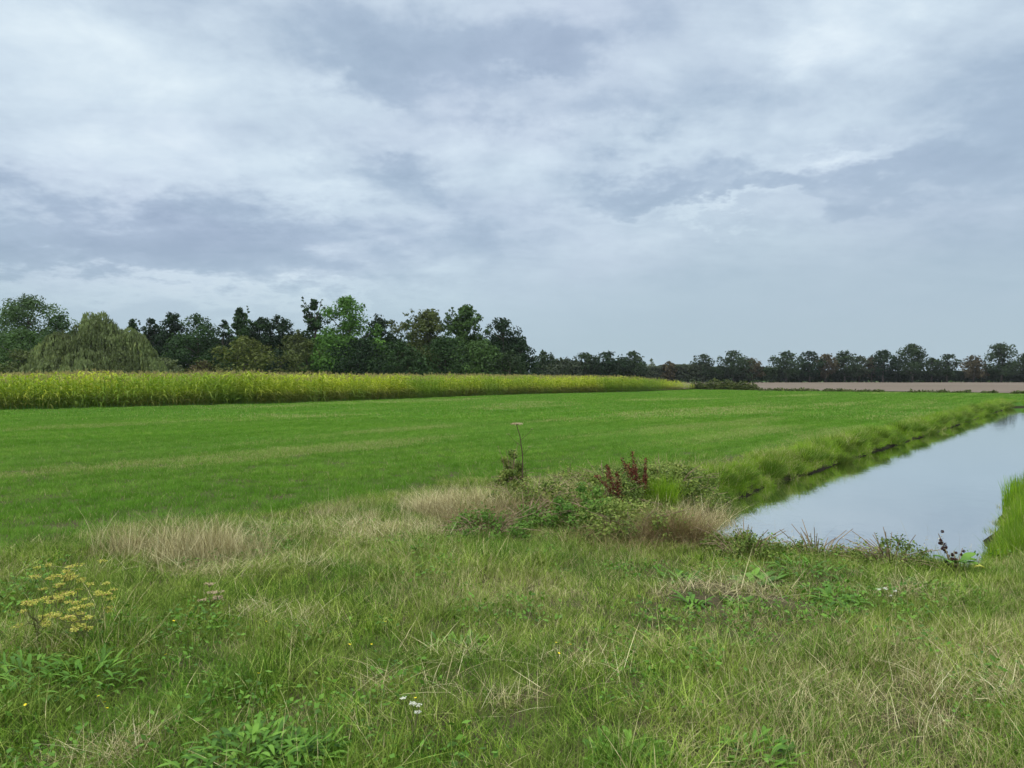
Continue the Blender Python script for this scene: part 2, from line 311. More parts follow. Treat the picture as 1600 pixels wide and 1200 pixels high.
# ploughed field beyond the meadow
fm = bpy.data.materials.new('harrowed_soil'); fm.use_nodes = True; N = NT(fm.node_tree); p = N.n['Principled BSDF']; p.inputs['Roughness'].default_value = 1; p.inputs['Specular IOR Level'].default_value = .05
pos = N.new('ShaderNodeNewGeometry').outputs['Position']
st = N.noise(N.vmath('MULTIPLY', pos, (.02, .25, 1)), 1.0, 4, .6); gr = N.noise(pos, 1.1, 5, .7)
N.put(p.inputs['Base Color'], N.mix(N.rng(N.math('ADD', N.math('MULTIPLY', st, .6), N.math('MULTIPLY', gr, .4)), .38, .62), (.108, .088, .068), (.185, .152, .120)))
def farfield_front(x): return np.interp(x, [14, 23.6, 34, 49, 80], [86, 101, 92, 75.5, 72])
mb = MB(); fx = np.linspace(16, 240, 60); front = np.interp(fx, [14, 23.6, 34, 49, 60, 240], [86, 101, 92, 75.5, 72, 60]); rows = []
for k in range(12): rows.append(np.stack([fx+(k/11)*(-20*(fx < 60)*0), front+(262-front)*k/11, .05+.10*fbm(fx*.1, np.full(60, k*2.), 2)], 1))
b0 = np.array([k*60+i for k in range(11) for i in range(59)]); mb.add(np.array(rows), quads=np.stack([b0, b0+1, b0+61, b0+60], 1)); struct(mb.obj('ploughed_field', fm, smooth=True))
# ------------------------------------------------------------------ scattered stuff (grass): geometry-node instances on a cloud of points
def scatter(name, label, cat, pts, scl, variants, mat_unused=None, tint=None, lean=None):
    n = len(pts); me = bpy.data.meshes.new(name); me.vertices.add(n); me.vertices.foreach_set('co', np.asarray(pts, np.float32).ravel())
    def at(nm, ty, arr, key='value'):
        a = me.attributes.new(nm, ty, 'POINT'); a.data.foreach_set(key, arr)
    rot = np.zeros((n, 3), np.float32); rot[:, 2] = rng.uniform(0, 6.283, n)
    if lean is not None: rot[:, 0] = np.clip(rng.normal(0, lean, n), -2*lean, 2*lean); rot[:, 1] = np.clip(rng.normal(0, lean, n), -2*lean, 2*lean)
    at('rot', 'FLOAT_VECTOR', rot.ravel(), 'vector'); at('scl', 'FLOAT', np.asarray(scl, np.float32)); at('idx', 'INT', rng.integers(0, len(variants), n).astype(np.int32))
    at('tint', 'FLOAT', np.asarray(tint if tint is not None else np.zeros(n), np.float32)); me.update()
    o = bpy.data.objects.new(name, me); C.objects.link(o); col = bpy.data.collections.new(name+'_clumps')
    for i, m in enumerate(variants): col.objects.link(bpy.data.objects.new(f'{name}_clump', m))
    g = bpy.data.node_groups.new(name, 'GeometryNodeTree'); g.interface.new_socket('Geometry', in_out='INPUT', socket_type='NodeSocketGeometry'); g.interface.new_socket('Geometry', in_out='OUTPUT', socket_type='NodeSocketGeometry')
    nn = g.nodes; L = g.links.new; gi = nn.new('NodeGroupInput'); go = nn.new('NodeGroupOutput'); ci = nn.new('GeometryNodeCollectionInfo'); ci.inputs[0].default_value = col
    ci.inputs['Separate Children'].default_value = True; ci.inputs['Reset Children'].default_value = True
    ip = nn.new('GeometryNodeInstanceOnPoints'); ip.inputs['Pick Instance'].default_value = True
    def na(nm, ty): k = nn.new('GeometryNodeInputNamedAttribute'); k.data_type = ty; k.inputs[0].default_value = nm; return k.outputs[0]
    L(gi.outputs[0], ip.inputs['Points']); L(ci.outputs[0], ip.inputs['Instance']); L(na('idx', 'INT'), ip.inputs['Instance Index'])
    L(na('rot', 'FLOAT_VECTOR'), ip.inputs['Rotation']); L(na('scl', 'FLOAT'), ip.inputs['Scale']); L(ip.outputs[0], go.inputs[0])
    o.modifiers.new('scatter', 'NODES').node_group = g
    return tag(o, label, cat, kind='stuff')
def frustum_pts(y0, y1, dens, margin=.8, rg=rng):
    c = 1/math.sqrt(dens); gx, gy = np.meshgrid(np.arange(-(.68*y1+margin), .68*y1+margin, c), np.arange(y0, y1, c)); x = gx.ravel()+rg.uniform(-.6, .6, gx.size)*c; y = gy.ravel()+rg.uniform(-.6, .6, gx.size)*c
    k = np.abs(x) < .68*y+margin; return x[k], y[k]
def in_meadow(x, y, d):
    """mown meadow: behind the rough edge, left of the pond bank, in front of the maize and the soil"""
    jit = .5*(fbm(x*.9, y*.9, 44)-.5)
    left = (x <= 3.0) & (y > edge_y(np.minimum(x, 3.3))+jit)
    rightside = (x > 3.0) & (d > .85+jit*.6) & ((x-3.2)*.790-(y-11.6)*.613 < 0) & (y > 14.2)
    return left | rightside
SOILP = [gpt(1090, 938)+(.34, .30), gpt(1165, 945)+(.42, .28), gpt(1400, 935)+(.26, .14), gpt(1215, 1005)+(.15, .12), gpt(1110,920)+(.4,.2)]
def soilmask(x, y):
    s = np.zeros_like(x)
    for sx, sy, rx, ry in SOILP: s = np.maximum(s, 1-sstep(.5, 1.15, np.hypot((x-sx)/rx, (y-sy)/ry)+.5*(vnoise(x*9, y*9, 71)-.5)))
    return s
def P3(x, y): return np.stack([x, y, hgt(x, y)], 1)
# meadow near
def var(n, fn, name, mat, seed):
    out = []
    for i in range(n):
        mb = MB(); fn(mb, np.random.default_rng(seed+i)); out.append(mb.mesh(name, mat))
    return out
v_mead = var(6, lambda mb, g: blades(mb, g, 330, .26, (.035, .085), (.003, .0055), .4, .5, 3), 'meadow_tuft', M['meadow'], 10)
x, y = frustum_pts(6.2, 30, 15); d = pond_d(x, y); k = in_meadow(x, y, d); x, y = x[k], y[k]
vv = x*.790-y*.613; uu = x*.613+y*.790; tn = .03+.35*sstep(.58, .76, fbm(vv*.5, uu*.09, 20))
scatter('meadow_grass', 'short mown green grass covering the wide meadow', 'grass', P3(x, y), rng.uniform(.7, 1.25, len(x)), v_mead, tint=tn, lean=.06)
# meadow far: the same grass in bigger tussocks
v_meadf = var(4, lambda mb, g: blades(mb, g, 170, .6, (.04, .09), (.012, .022), .4, .5, 3), 'far_meadow_tuft', M['meadow'], 30)
x, y = frustum_pts(28, 101, 3.3, 3); d = pond_d(x, y); cf = np.interp(x, [-60, -25, -15, 0, 14.5, 23.6, 34, 49, 80], [14, 37, 45, 70.5, 86, 101, 92, 75.5, 70])
k = in_meadow(x, y, d) & (y < cf-.2); x, y = x[k], y[k]
vv = x*.790-y*.613; uu = x*.613+y*.790; tn = .03+.38*sstep(.56, .74, fbm(vv*.28, uu*.03, 22))*sstep(.35, .6, fbm(x*.2, y*.2, 26))
scatter('distant_meadow_grass', 'short green grass with pale streaks at the far side of the meadow', 'grass', P3(x, y), rng.uniform(.7, 1.3, len(x)), v_meadf, tint=tn, lean=.05)
# rough grass in the foreground
def not_meadow(x, y, d, pad=0): return ~in_meadow(x, y, d) & (d > -.02)
v_rough = var(12, lambda mb, g: blades(mb, g, 26, .085, (.07, .22), (.0030, .0062), .34, .6, 5), 'rough_tuft', M['rough'], 50)
def mk_roughflat(mb, g): blades(mb, g, 22, .10, (.10, .24), (.003, .0055), .8, .9, 5)
v_flat = var(5, mk_roughflat, 'flattened_tuft', M['rough'], 70)
x, y = frustum_pts(2.5, 15, 215, 1.0); d = pond_d(x, y); k = not_meadow(x, y, d) & (d > .22); x, y, d = x[k], y[k], d[k]
sm = soilmask(x, y); k = rng.uniform(0, 1, len(x)) > sm*.93; x, y, d = x[k], y[k], d[k]
k = rng.uniform(0, 1, len(x)) < np.interp(y, [3, 6, 15], [1, .85, .45]); x, y, d = x[k], y[k], d[k]
lush = fbm(x*.8, y*.8, 31); dry = fbm(x*.6+40, y*.9, 33)
tn = np.clip(.10+.75*(dry-.42)*1.6, .03, .8)
tn = np.where((x < -1.2) & (y < 4.2), tn*.45, tn)
band = np.exp(-((y-(7.6+.35*(x+3)))/.9)**2)*(x < -.3); tn = np.clip(tn*.8-.10*band, 0, .7)
def shortpatch(x, y): return 1-.66*sstep(1.15, .6, np.hypot((x-1.45)/1.4, (y-5.35)/1.0))
sc_ = rng.uniform(.42, .95, len(x))*np.interp(lush, [.3, .7], [.7, 1.25])*shortpatch(x, y)*np.interp(y, [6.5, 9], [1, .62])*(.82+.38*sstep(.42, .68, vnoise(x*3.1, y*3.1, 58)))
scatter('rough_grass', 'tangled green and straw coloured rough grass filling the foreground', 'grass', P3(x, y), sc_, v_rough+v_flat, tint=tn, lean=.14)
v_carpet = var(8, lambda mb, g: blades(mb, g, 110, .15, (.03, .095), (.0028, .0050), .45, .6, 3), 'short_sward', M['rough'], 260)
x, y = frustum_pts(2.4, 12.5, 46, 1.0); d = pond_d(x, y); k = not_meadow(x, y, d) & (d > .12); x, y = x[k], y[k]
k = rng.uniform(0, 1, len(x)) > soilmask(x, y)*.9; x, y = x[k], y[k]; tc = np.clip(.12+1.0*(fbm(x*.6+40, y*.9, 33)-.42), .04, .6)
scatter('short_grass', 'short fine grass covering the ground beneath the taller foreground tufts', 'grass', P3(x, y), rng.uniform(.75, 1.25, len(x)), v_carpet, tint=tc, lean=.08)
# straw stalks standing in it
def mk_straw(mb, g): blades(mb, g, 7, .05, (.16, .36), (.0020, .0036), .16, .25, 5)
def mk_straw2(mb, g): blades(mb, g, 6, .05, (.12, .28), (.0020, .0036), .5, .5, 5)
v_straw = var(6, mk_straw, 'straw_tuft', M['straw'], 90)+var(5, mk_straw2, 'bent_straw_tuft', M['straw'], 100)
x, y = frustum_pts(2.5, 13, 40, 1.0); d = pond_d(x, y); k = not_meadow(x, y, d) & (d > .3); x, y = x[k], y[k]
dr = fbm(x*.6+40, y*.9, 33); pr = np.clip(.18+2.4*(dr-.42), .05, .95); pr = np.where((x < -1.2) & (y < 4.2), pr*.35, pr)*np.interp(y, [6.5, 9], [1, .45])*(1-.8*soilmask(x, y))
k = rng.uniform(0, 1, len(x)) < pr; x, y = x[k], y[k]
scatter('dry_stalks', 'thin pale dead stalks scattered through the foreground grass', 'dry grass', P3(x, y), rng.uniform(.4, .88, len(x))*shortpatch(x, y), v_straw, lean=.12)
# dense tan clump on the left and along the meadow edge
def blobpts(n, cx, cy, rx, ry): a = rng.uniform(0, 6.283, n); r = np.sqrt(rng.uniform(0, 1, n)); return cx+rx*r*np.cos(a), cy+ry*r*np.sin(a)
v_tan = var(6, lambda mb, g: blades(mb, g, 26, .10, (.12, .46), (.0022, .0042), .26, .45, 5), 'tan_tuft', M['straw'], 120)
def tan(label, blobs, s0=.7, s1=1.1):
    X, Y = [], []
    for n, cx, cy, rx, ry in blobs: a, b = blobpts(n, cx, cy, rx, ry); X.append(a); Y.append(b)
    x, y = np.concatenate(X), np.concatenate(Y); scatter('tall_dry_grass', label, 'dry grass', P3(x, y), rng.uniform(s0, s1, len(x)), v_tan, lean=.12)
tan('tall tan dead grass standing on the left at the meadow edge', [(150, *gpt(280, 872), .55, .42), (45, *gpt(365, 872), .32, .3), (16, *gpt(190, 868), .25, .2)], .65, 1.05)
tan('low tan dead grass in the middle beside the meadow', [(16, *gpt(525, 808), .22, .2), (34, *gpt(630, 822), .6, .6), (34, *gpt(690, 800), .5, .6)], .5, .85)
# fallen mat of dead grass
v_mat = var(5, lambda mb, g: blades(mb, g, 34, .16, (.07, .18), (.0022, .004), 1.5, .8, 4), 'fallen_straw', M['straw'], 140)
X, Y = [], []
for n, cx, cy, rx, ry in [(80, *gpt(520, 838), 1.1, .45), (50, *gpt(650, 835), .8, .4), (80, *gpt(740, 800), .75, .75), (30, *gpt(300, 895), 1.2, .25), (22, *gpt(1130, 935), .6, .25), (8, *gpt(1400, 935), .3, .12), (22, *gpt(1450, 1100), .9, .5), (16, *gpt(760, 1060), .8, .4), (9, *gpt(130, 1190), .3, .12), (12, *gpt(440, 980), .6, .4), (20, *gpt(1560, 1080), .5, .5)]:
    a, b = blobpts(n, cx, cy, rx, ry); X.append(a); Y.append(b)
x, y = np.concatenate(X), np.concatenate(Y); k = pond_d(x, y) > .2; x, y = x[k], y[k]
scatter('fallen_straw', 'flattened dead straw lying on the rough ground', 'dry grass', P3(x, y)+[0, 0, .03], rng.uniform(.6, 1.1, len(x)), v_mat, lean=.2)
# small broad leaves low in the sward (clover, plantain)
def mk_clover(mb, g):
    n = 46; c = np.stack([g.normal(0, .07, n), g.normal(0, .07, n), g.uniform(.02, .10, n)], 1); leaves(mb, g, c, np.tile([0, 0, 1.], (n, 1)), g.uniform(.008, .021, n), 1.7, None, .55)
v_clov = var(5, mk_clover, 'clover_patch', M['broad'], 160)
x, y = frustum_pts(2.5, 8.0, 24, 1.0); d = pond_d(x, y); k = not_meadow(x, y, d) & (d > .25) & (fbm(x*1.3, y*1.3, 37) > .50+.14*(rng.uniform(0, 1, len(x))-.5)) & (soilmask(x, y) < .4) & ((y < 5.6) | (rng.uniform(0, 1, len(x)) < .35)); x, y = x[k], y[k]
scatter('ground_leaves', 'low clover and weeds growing between the foreground grass', 'ground cover', P3(x, y), rng.uniform(.7, 1.4, len(x)), v_clov, lean=.1)
# bank grass along the pond
v_bank = var(8, lambda mb, g: blades(mb, g, 60, .13, (.12, .27), (.004, .008), .45, .9, 5), 'bank_tuft', M['lush'], 180)
x, y = frustum_pts(8.5, 56, 34, 3); d = pond_d(x, y); side = ((x-3.2)*.790-(y-11.6)*.613)
k = (d > .05) & (d < .85) & (side < .6) & (y > 9.6); k2 = k & (rng.uniform(0, 1, len(x)) < np.interp(y, [10, 56], [1, .55])); x, y, d = x[k2], y[k2], d[k2]
sz = np.interp(fbm(x*1.1, y*1.1, 61), [.3, .7], [.6, 1.45])*np.interp(y, [10, 18, 56], [.85, 1.0, 1.35])*np.interp(d, [0, .45, .85], [1.0, 1, .4])
tn = np.clip(.12+.9*(fbm(x*.7, y*.7, 66)-.5), 0, .6)
scatter('bank_grass', 'long yellow-green grass hanging over the left bank of the pond', 'grass', P3(x, y), sz*rng.uniform(.8, 1.1, len(x)), v_bank, tint=tn, lean=.12)
t = rng.uniform(0, 1, 2600)**1.5; P0 = np.array([2.90, 11.84]); P1 = np.array([34.2, 52.3]); q = P0+np.outer(t, P1-P0)+np.outer(rng.uniform(-.1, .6, 2600), [-.790, .613]); q = np.concatenate([q, np.array([2.35, 9.3])+np.outer(rng.uniform(0, 1, 160), [.5, 2.5])+rng.normal(0, .12, (160, 2))]); d = pond_d(q[:, 0], q[:, 1]); k = (d > rng.uniform(-.04, .12, len(d))) & (d < .45); q = q[k]
scatter('bank_fringe', 'darker grass clothing the steep left bank down to the waterline', 'grass', P3(q[:, 0], q[:, 1]), rng.uniform(.55, 1.1, len(q))*np.interp(q[:, 1], [10, 50], [.9, 1.5]), v_bank, tint=np.clip(rng.normal(.12, .12, len(q)), 0, .5), lean=.2)
# rounded tussocks on the bank
def tussock_mesh(seed):
    g = np.random.default_rng(seed); mb = MB(); n = 620; a = g.uniform(0, 6.28, n); r = .20*np.sqrt(g.uniform(0, 1, n)); L = g.uniform(.16, .34, n)*(1-.25*(r/.2)**2); sp_ = (r/.2)*.9+g.normal(0, .15, n); s_ = np.linspace(0, 1, 5)[None]
    out = r[:, None]+L[:, None]*sp_[:, None]*(s_*.55+.45*s_**2); z = L[:, None]*(s_-.42*np.abs(sp_)[:, None]*s_**2); az = a[:, None]; P = np.stack([out*np.cos(az), out*np.sin(az), z], 2); fa = a+1.57+g.normal(0, .6, n)
    ribbons(mb, P, .007*np.maximum(.08, (1-s_)**.6)*np.ones((n, 1)), np.stack([np.cos(fa), np.sin(fa), np.zeros(n)], 1), g.uniform(0, .8, n)); return mb.mesh('tussock', M['tussock'])
M['tussock'] = leaf_mat('tussock_grass', [(0, (.035, .085, .008)), (.5, (.085, .175, .014)), (1, (.20, .27, .04))], .15, .65, .06, [(1.1, (.11, .12, .03), .5)])
tms = [tussock_mesh(230+i) for i in range(4)]
for i in range(46):
    t = (i+.5+rng.uniform(-.35, .35))/46; t = t**1.6; c = P0+t*(P1-P0)+rng.uniform(.02, .28)*np.array([-.790, .613]); s0 = rng.uniform(.75, 1.35)*np.interp(t, [0, 1], [.95, 1.7])
    o = bpy.data.objects.new('grass_tussock', tms[i % 4]); C.objects.link(o); o.location = (c[0], c[1], float(hgt(c[0], c[1]))-.02); o.rotation_euler = (0, 0, rng.uniform(0, 6.28)); o.scale = (s0, s0, s0*rng.uniform(.75, 1.05)); tag(o, 'rounded grass tussock hanging over the left bank of the pond', 'grass tussock', 'tussocks along the left bank of the pond')
# near bank: tangle of grass and stems at the water's edge
x, y = frustum_pts(6, 9, 60, 1); d = pond_d(x, y); k = (d > .02) & (d < .5) & (x > 1.2) & (x < 3.75) & (y < 8.9); x, y, d = x[k], y[k], d[k]
scatter('near_bank_grass', 'tangled grass and weeds along the near end of the pond', 'grass', P3(x, y), rng.uniform(.35, .75, len(x)), v_bank, tint=rng.uniform(.3, .75, len(x)), lean=.2)
# bright grass on the right bank
v_lush = var(6, lambda mb, g: blades(mb, g, 55, .10, (.14, .32), (.004, .0075), .16, .28, 5), 'lush_tuft', M['lush'], 200)
n = 620; t = rng.uniform(0, 1, n); base = np.array([4.45, 7.0]); u = np.array([.613, .79]); nrm = np.array([.79, -.613])
q = base+np.outer(t*9, u)+np.outer(np.abs(rng.normal(0, .32, n))-.05, nrm); d = pond_d(q[:, 0], q[:, 1]); q = q[d > 0]
scatter('bright_bank_grass', 'bright fresh green grass on the right bank of the pond', 'grass', P3(q[:, 0], q[:, 1]), rng.uniform(.65, 1.15, len(q)), v_lush, tint=np.full(len(q), .03), lean=.1)
# yellowed taller fringe between the meadow and the rough
x, y = frustum_pts(9, 16, 13, .5); d = pond_d(x, y); ey = edge_y(np.minimum(x, 3.3)); k = (np.abs(y-ey-.1) < .8) & (x > -1.2) & (x < 4.2) & (d > .3); x, y = x[k], y[k]
scatter('meadow_fringe', 'longer uneven grass where the meadow meets the weedy mound', 'grass', P3(x, y), rng.uniform(.5, 1.1, len(x)), v_rough, tint=rng.uniform(.0, .35, len(x)), lean=.15)
# tall thin stalks rising in front of the water
def mk_reedy(mb, g): blades(mb, g, 2, .04, (.30, .55), (.0022, .0035), .16, .2, 7); n = 10; c = np.stack([g.normal(0, .01, n), g.normal(0, .01, n), g.uniform(.2, .3, n)], 1); leaves(mb, g, c, np.tile([0, 1., 0], (n, 1)), .006, 2.5)
v_stalk = var(6, mk_reedy, 'stalk_pair', M['straw'], 220)
qx, qy = np.array([gpt(px, py) for px, py in [(1215, 868), (1260, 862), (1295, 868), (1335, 872), (1350, 876), (1385, 876), (1395, 880), (1440, 884), (1462, 884), (1475, 884), (1240, 868), (1318, 872), (1500, 884)]]).T
scatter('seeding_grass_stalks', 'thin seeding grass stalks rising in front of the near water', 'dry grass', P3(qx, qy), rng.uniform(.75, 1.1, len(qx)), v_stalk, lean=.2)
# ------------------------------------------------------------------ maize
def maize_meshes(seed, h=1.85):
    g = np.random.default_rng(seed); mb = MB(); k = 8; z = np.linspace(0, h*.9, k); cx = np.cumsum(g.normal(0, .01, k)); tube(mb, np.stack([cx, cx*.5, z], 1), np.linspace(.016, .008, k), 5, .35)
    az0 = g.uniform(0, 6.28); nl = 11
    for i in range(nl):
        zb = h*(.14+.72*i/(nl-1)); az = az0+i*np.pi+g.normal(0, .5); L = g.uniform(.55, .85)*(1-.35*abs(i/(nl-1)-.5)); s = np.linspace(0, 1, 6)
        up = g.uniform(.45, .95)*(1.1 if i > 6 else .8); dr = g.uniform(.7, 1.5)
        out = L*s*(1-.12*s); zz_ = zb+L*(up*s-dr*.75*s**2.2); P = np.stack([out*np.cos(az), out*np.sin(az), zz_], 1)[None]
        wv_ = (.085*np.minimum(1, s*5+.35)*np.maximum(.05, (1-s)**.6))[None]; sd_ = np.array([[-np.sin(az), np.cos(az), g.normal(0, .25)]])
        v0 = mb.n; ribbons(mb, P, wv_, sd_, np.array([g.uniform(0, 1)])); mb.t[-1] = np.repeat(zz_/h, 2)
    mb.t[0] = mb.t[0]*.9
    tb = MB(); top = h*.88
    for i in range(9):
        az = g.uniform(0, 6.28); ln = g.uniform(.02, .25) if i else 0; s = np.linspace(0, 1, 4); L = g.uniform(.16, .26)
        P = np.stack([s*L*ln*2*np.cos(az), s*L*ln*2*np.sin(az), top+s*L], 1)[None]; ribbons(tb, P, np.full((1, 4), .012), np.array([[np.cos(az+1.5), np.sin(az+1.5), 0]]), np.array([g.uniform(0, 1)]))
    return mb.mesh('maize_foliage', M['maize']), tb.mesh('maize_tassel', M['tassel'])
mz = [maize_meshes(300+i) for i in range(8)]
A0 = np.array([-25., 37.]); EDGE = np.array([(-45, 22.5), (-25, 37), (-15, 45), (0, 70.5), (14.5, 86), (24.5, 101)], float)
seg = np.diff(EDGE, axis=0); sl = np.hypot(*seg.T); cum = np.concatenate([[0], np.cumsum(sl)])
def edge_at(s):
    i = np.clip(np.searchsorted(cum, s)-1, 0, len(seg)-1); t = (s-cum[i])/sl[i]; p = EDGE[i]+seg[i]*t[:, None]; dr = seg[i]/sl[i][:, None]; return p, np.stack([-dr[:, 1], dr[:, 0]], 1)
def maize_pts(ds, rows, row0, gap=.72):
    out = []
    for r in range(row0, rows):
        s = np.arange(0, cum[-1]-.5-r*.15, ds)+rng.uniform(0, ds); s = s+rng.normal(0, ds*.2, len(s)); s = np.clip(s, 0, cum[-1]-.01); p, nn = edge_at(s)
        q = p+nn*(r*gap)+rng.normal(0, .06, (len(s), 2)); out.append(np.concatenate([q, s[:, None]], 1))
    return np.concatenate(out)
def mz_scale(q):
    h = np.interp(q[:, 2]/cum[-1], [0, .3, .6, .8, .93, 1], [1.04, .98, .97, .93, .72, .35]); return h*(1+.30*(fbm(q[:, 0]*.35, q[:, 1]*.35, 81)-.5))*rng.uniform(.80, 1.10, len(q))
q1 = maize_pts(.17, 14, 0); inview = np.abs(q1[:, 0]) < q1[:, 1]*.69+.3
dcam = np.hypot(q1[:, 0], q1[:, 1]); rowd = np.tile(0, 1)
order = np.argsort(np.where(inview, dcam, 1e9)); front = order[:300]; mask = np.ones(len(q1), bool); mask[front] = False
for i in front:
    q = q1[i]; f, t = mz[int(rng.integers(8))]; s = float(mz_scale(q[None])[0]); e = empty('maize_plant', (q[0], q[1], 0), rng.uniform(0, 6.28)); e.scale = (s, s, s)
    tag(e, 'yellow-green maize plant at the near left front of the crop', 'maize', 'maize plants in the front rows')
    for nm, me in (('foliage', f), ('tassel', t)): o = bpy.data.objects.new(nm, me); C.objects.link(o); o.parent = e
q2 = maize_pts(.45, 60, 14, .95); qq = np.concatenate([q1[mask], q2]); kk = np.abs(qq[:, 0]) < qq[:, 1]*.72+4; qq = qq[kk]
allm = []
for f, t in mz:
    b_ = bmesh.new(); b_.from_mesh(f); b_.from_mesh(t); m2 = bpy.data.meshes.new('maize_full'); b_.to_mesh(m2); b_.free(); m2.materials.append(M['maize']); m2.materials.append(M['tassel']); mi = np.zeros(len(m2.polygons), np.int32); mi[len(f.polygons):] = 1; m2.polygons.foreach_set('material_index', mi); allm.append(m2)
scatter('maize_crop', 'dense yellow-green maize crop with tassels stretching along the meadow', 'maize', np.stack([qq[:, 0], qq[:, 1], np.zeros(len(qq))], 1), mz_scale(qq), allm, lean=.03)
# ------------------------------------------------------------------ trees
def crown_pts(g, style, Hh, Wd, cb, n):
    """clump centres and radii; crown from height cb to Hh, width Wd"""
    cs = []; 
    for _ in range(n):
        while True:
            h = g.uniform(0, 1); a = g.uniform(0, 6.283)
            if style == 'round': Rr = (1-(abs(2*h-.85)/1.16)**2.4); Rr = max(Rr, 0)**.5
            elif style == 'cone': Rr = max(0, 1-h**1.5)**.8*min(1, .7+h*3)
            elif style == 'full': Rr = max(0, 1-(h**3.6))**.6*min(1, .8+h)
            else: Rr = max(0, 1-h**2.5)**.65*min(1, .8+h)
            if g.uniform(0, 1) < Rr**.7+.1: break
        r = Rr*g.uniform(0, 1)**.5; cr = Wd*g.uniform(.09, .18)*(.45+.55*Rr)
        rad = max(0, r*Wd/2-cr*.25)*(1+.22*math.sin(a*2+Hh)+.12*math.sin(a*5+Wd))
        cs.append((rad*math.cos(a), rad*math.sin(a), cb+(Hh-cb)*h-cr*.6, cr))
    for _ in range(max(3, n//9)):
        h = g.uniform(.86, 1.0); a = g.uniform(0, 6.283); r = {'round': .5, 'cone': .2, 'full': .45}.get(style, .34)*math.sqrt(max(0, 1-((h-.8)/.21)**2))*math.sqrt(g.uniform()); cr = Wd*g.uniform(.05, .10)
        cs.append((r*Wd/2*math.cos(a), r*Wd/2*math.sin(a), cb+(Hh-cb)*h-cr*.6, cr))
    return np.array(cs)
def build_tree(g, style, Hh, Wd, cb, leaf, nclump, per, spires=0, limbs=14, squash=.75, hollow=.55, rag=1.0):
    cs = crown_pts(g, style, Hh, Wd, cb, nclump)
    if spires:
        ex = []
        for _ in range(spires):
            a = g.uniform(0, 6.28); r = Wd*.33*math.sqrt(g.uniform(0, 1)); x0, y0 = r*math.cos(a), r*math.sin(a); top = Hh*g.uniform(.9, 1.03)
            for q in range(9): ex.append((x0+g.normal(0, Wd*.022*(q+1)), y0+g.normal(0, Wd*.022*(q+1)), top-q*Hh*.03, Wd*(.018+.009*q)))
        cs = np.concatenate([cs, np.array(ex)])
    cn = MB(); cr = cs[:, 3]; vol = (cr/cr.mean())**2; cnt = np.maximum(6, (per*vol)).astype(int)
    idx = np.repeat(np.arange(len(cs)), cnt); n = len(idx); dv = g.normal(0, 1, (n, 3)); dv /= np.linalg.norm(dv, axis=1)[:, None]
    rr = cr[idx]*g.uniform(hollow, 1.12*rag, n); cen = cs[idx, :3]+dv*rr[:, None]*np.array([1, 1, squash]); k = cen[:, 2] > max(.05, cb*.6-.4); cen = cen[k]; dv = dv[k]; idx = idx[k]
    crn = g.uniform(0, 1, len(cs)); leaves(cn, g, cen, dv+[0, 0, .5], leaf*(.5+1.1*g.uniform(0, 1, len(cen))**1.4), 1.5, np.clip(.55*crn[idx]+.45*g.uniform(0, 1, len(cen)), 0, 1), .7)
    tn_ = MB(); tr = .02*Hh+.05; kx = g.normal(0, .02*Hh, 5); zt = np.linspace(-.1, Hh*.82, 6); px_ = np.concatenate([[0], np.cumsum(kx)*.5])
    trunk = np.stack([px_, px_[::-1]*.4, zt], 1); trunk[0, :2] = 0; tube(tn_, trunk, tr*np.linspace(1.15, .15, 6), 7)
    for q in g.choice(len(cs), min(limbs, len(cs)), replace=False):
        c = cs[q]; zb = max(cb*.7, min(c[2]*.75, Hh*.75)); bx = np.interp(zb, zt, trunk[:, 0]); by = np.interp(zb, zt, trunk[:, 1])
        p0 = np.array([bx, by, zb]); p2 = c[:3]; p1 = (p0+p2)/2+[0, 0, -.06*Hh*g.uniform(0, 1)]; tube(tn_, [p0, p1, p2], [tr*.38, tr*.22, tr*.08], 5)
    return cn, tn_
def plant_tree(name, label, cat, px, Y, top, wpx, mat, style='full', cb=.12, leafs=.215, dens=1.0, group=None, seed=1, spires=0, z0=0., rz=0, rag=1., limbs=14, nc=None, per=None):
    g = np.random.default_rng(seed); Hh = CAMH+(HY-top)*Y/F; Wd = wpx*Y/F
    nc_ = nc or int(np.clip(85*dens, 20, 140)); area = Wd*Hh; per_ = per or int(np.clip(area*3.6*dens/(leafs**2*.75)/nc_, 14, 420))
    e = empty(name, ((px-CX)/F*Y, Y, z0), 0); tag(e, label, cat, group)
    cn, tn_ = build_tree(g, style, Hh, Wd, Hh*cb, leafs, nc_, per_, spires, limbs, rag=rag); cn.obj('crown', mat, e); tn_.obj('trunk', M['bark'], e, True); return e
GW = 'trees of the wood behind the maize'
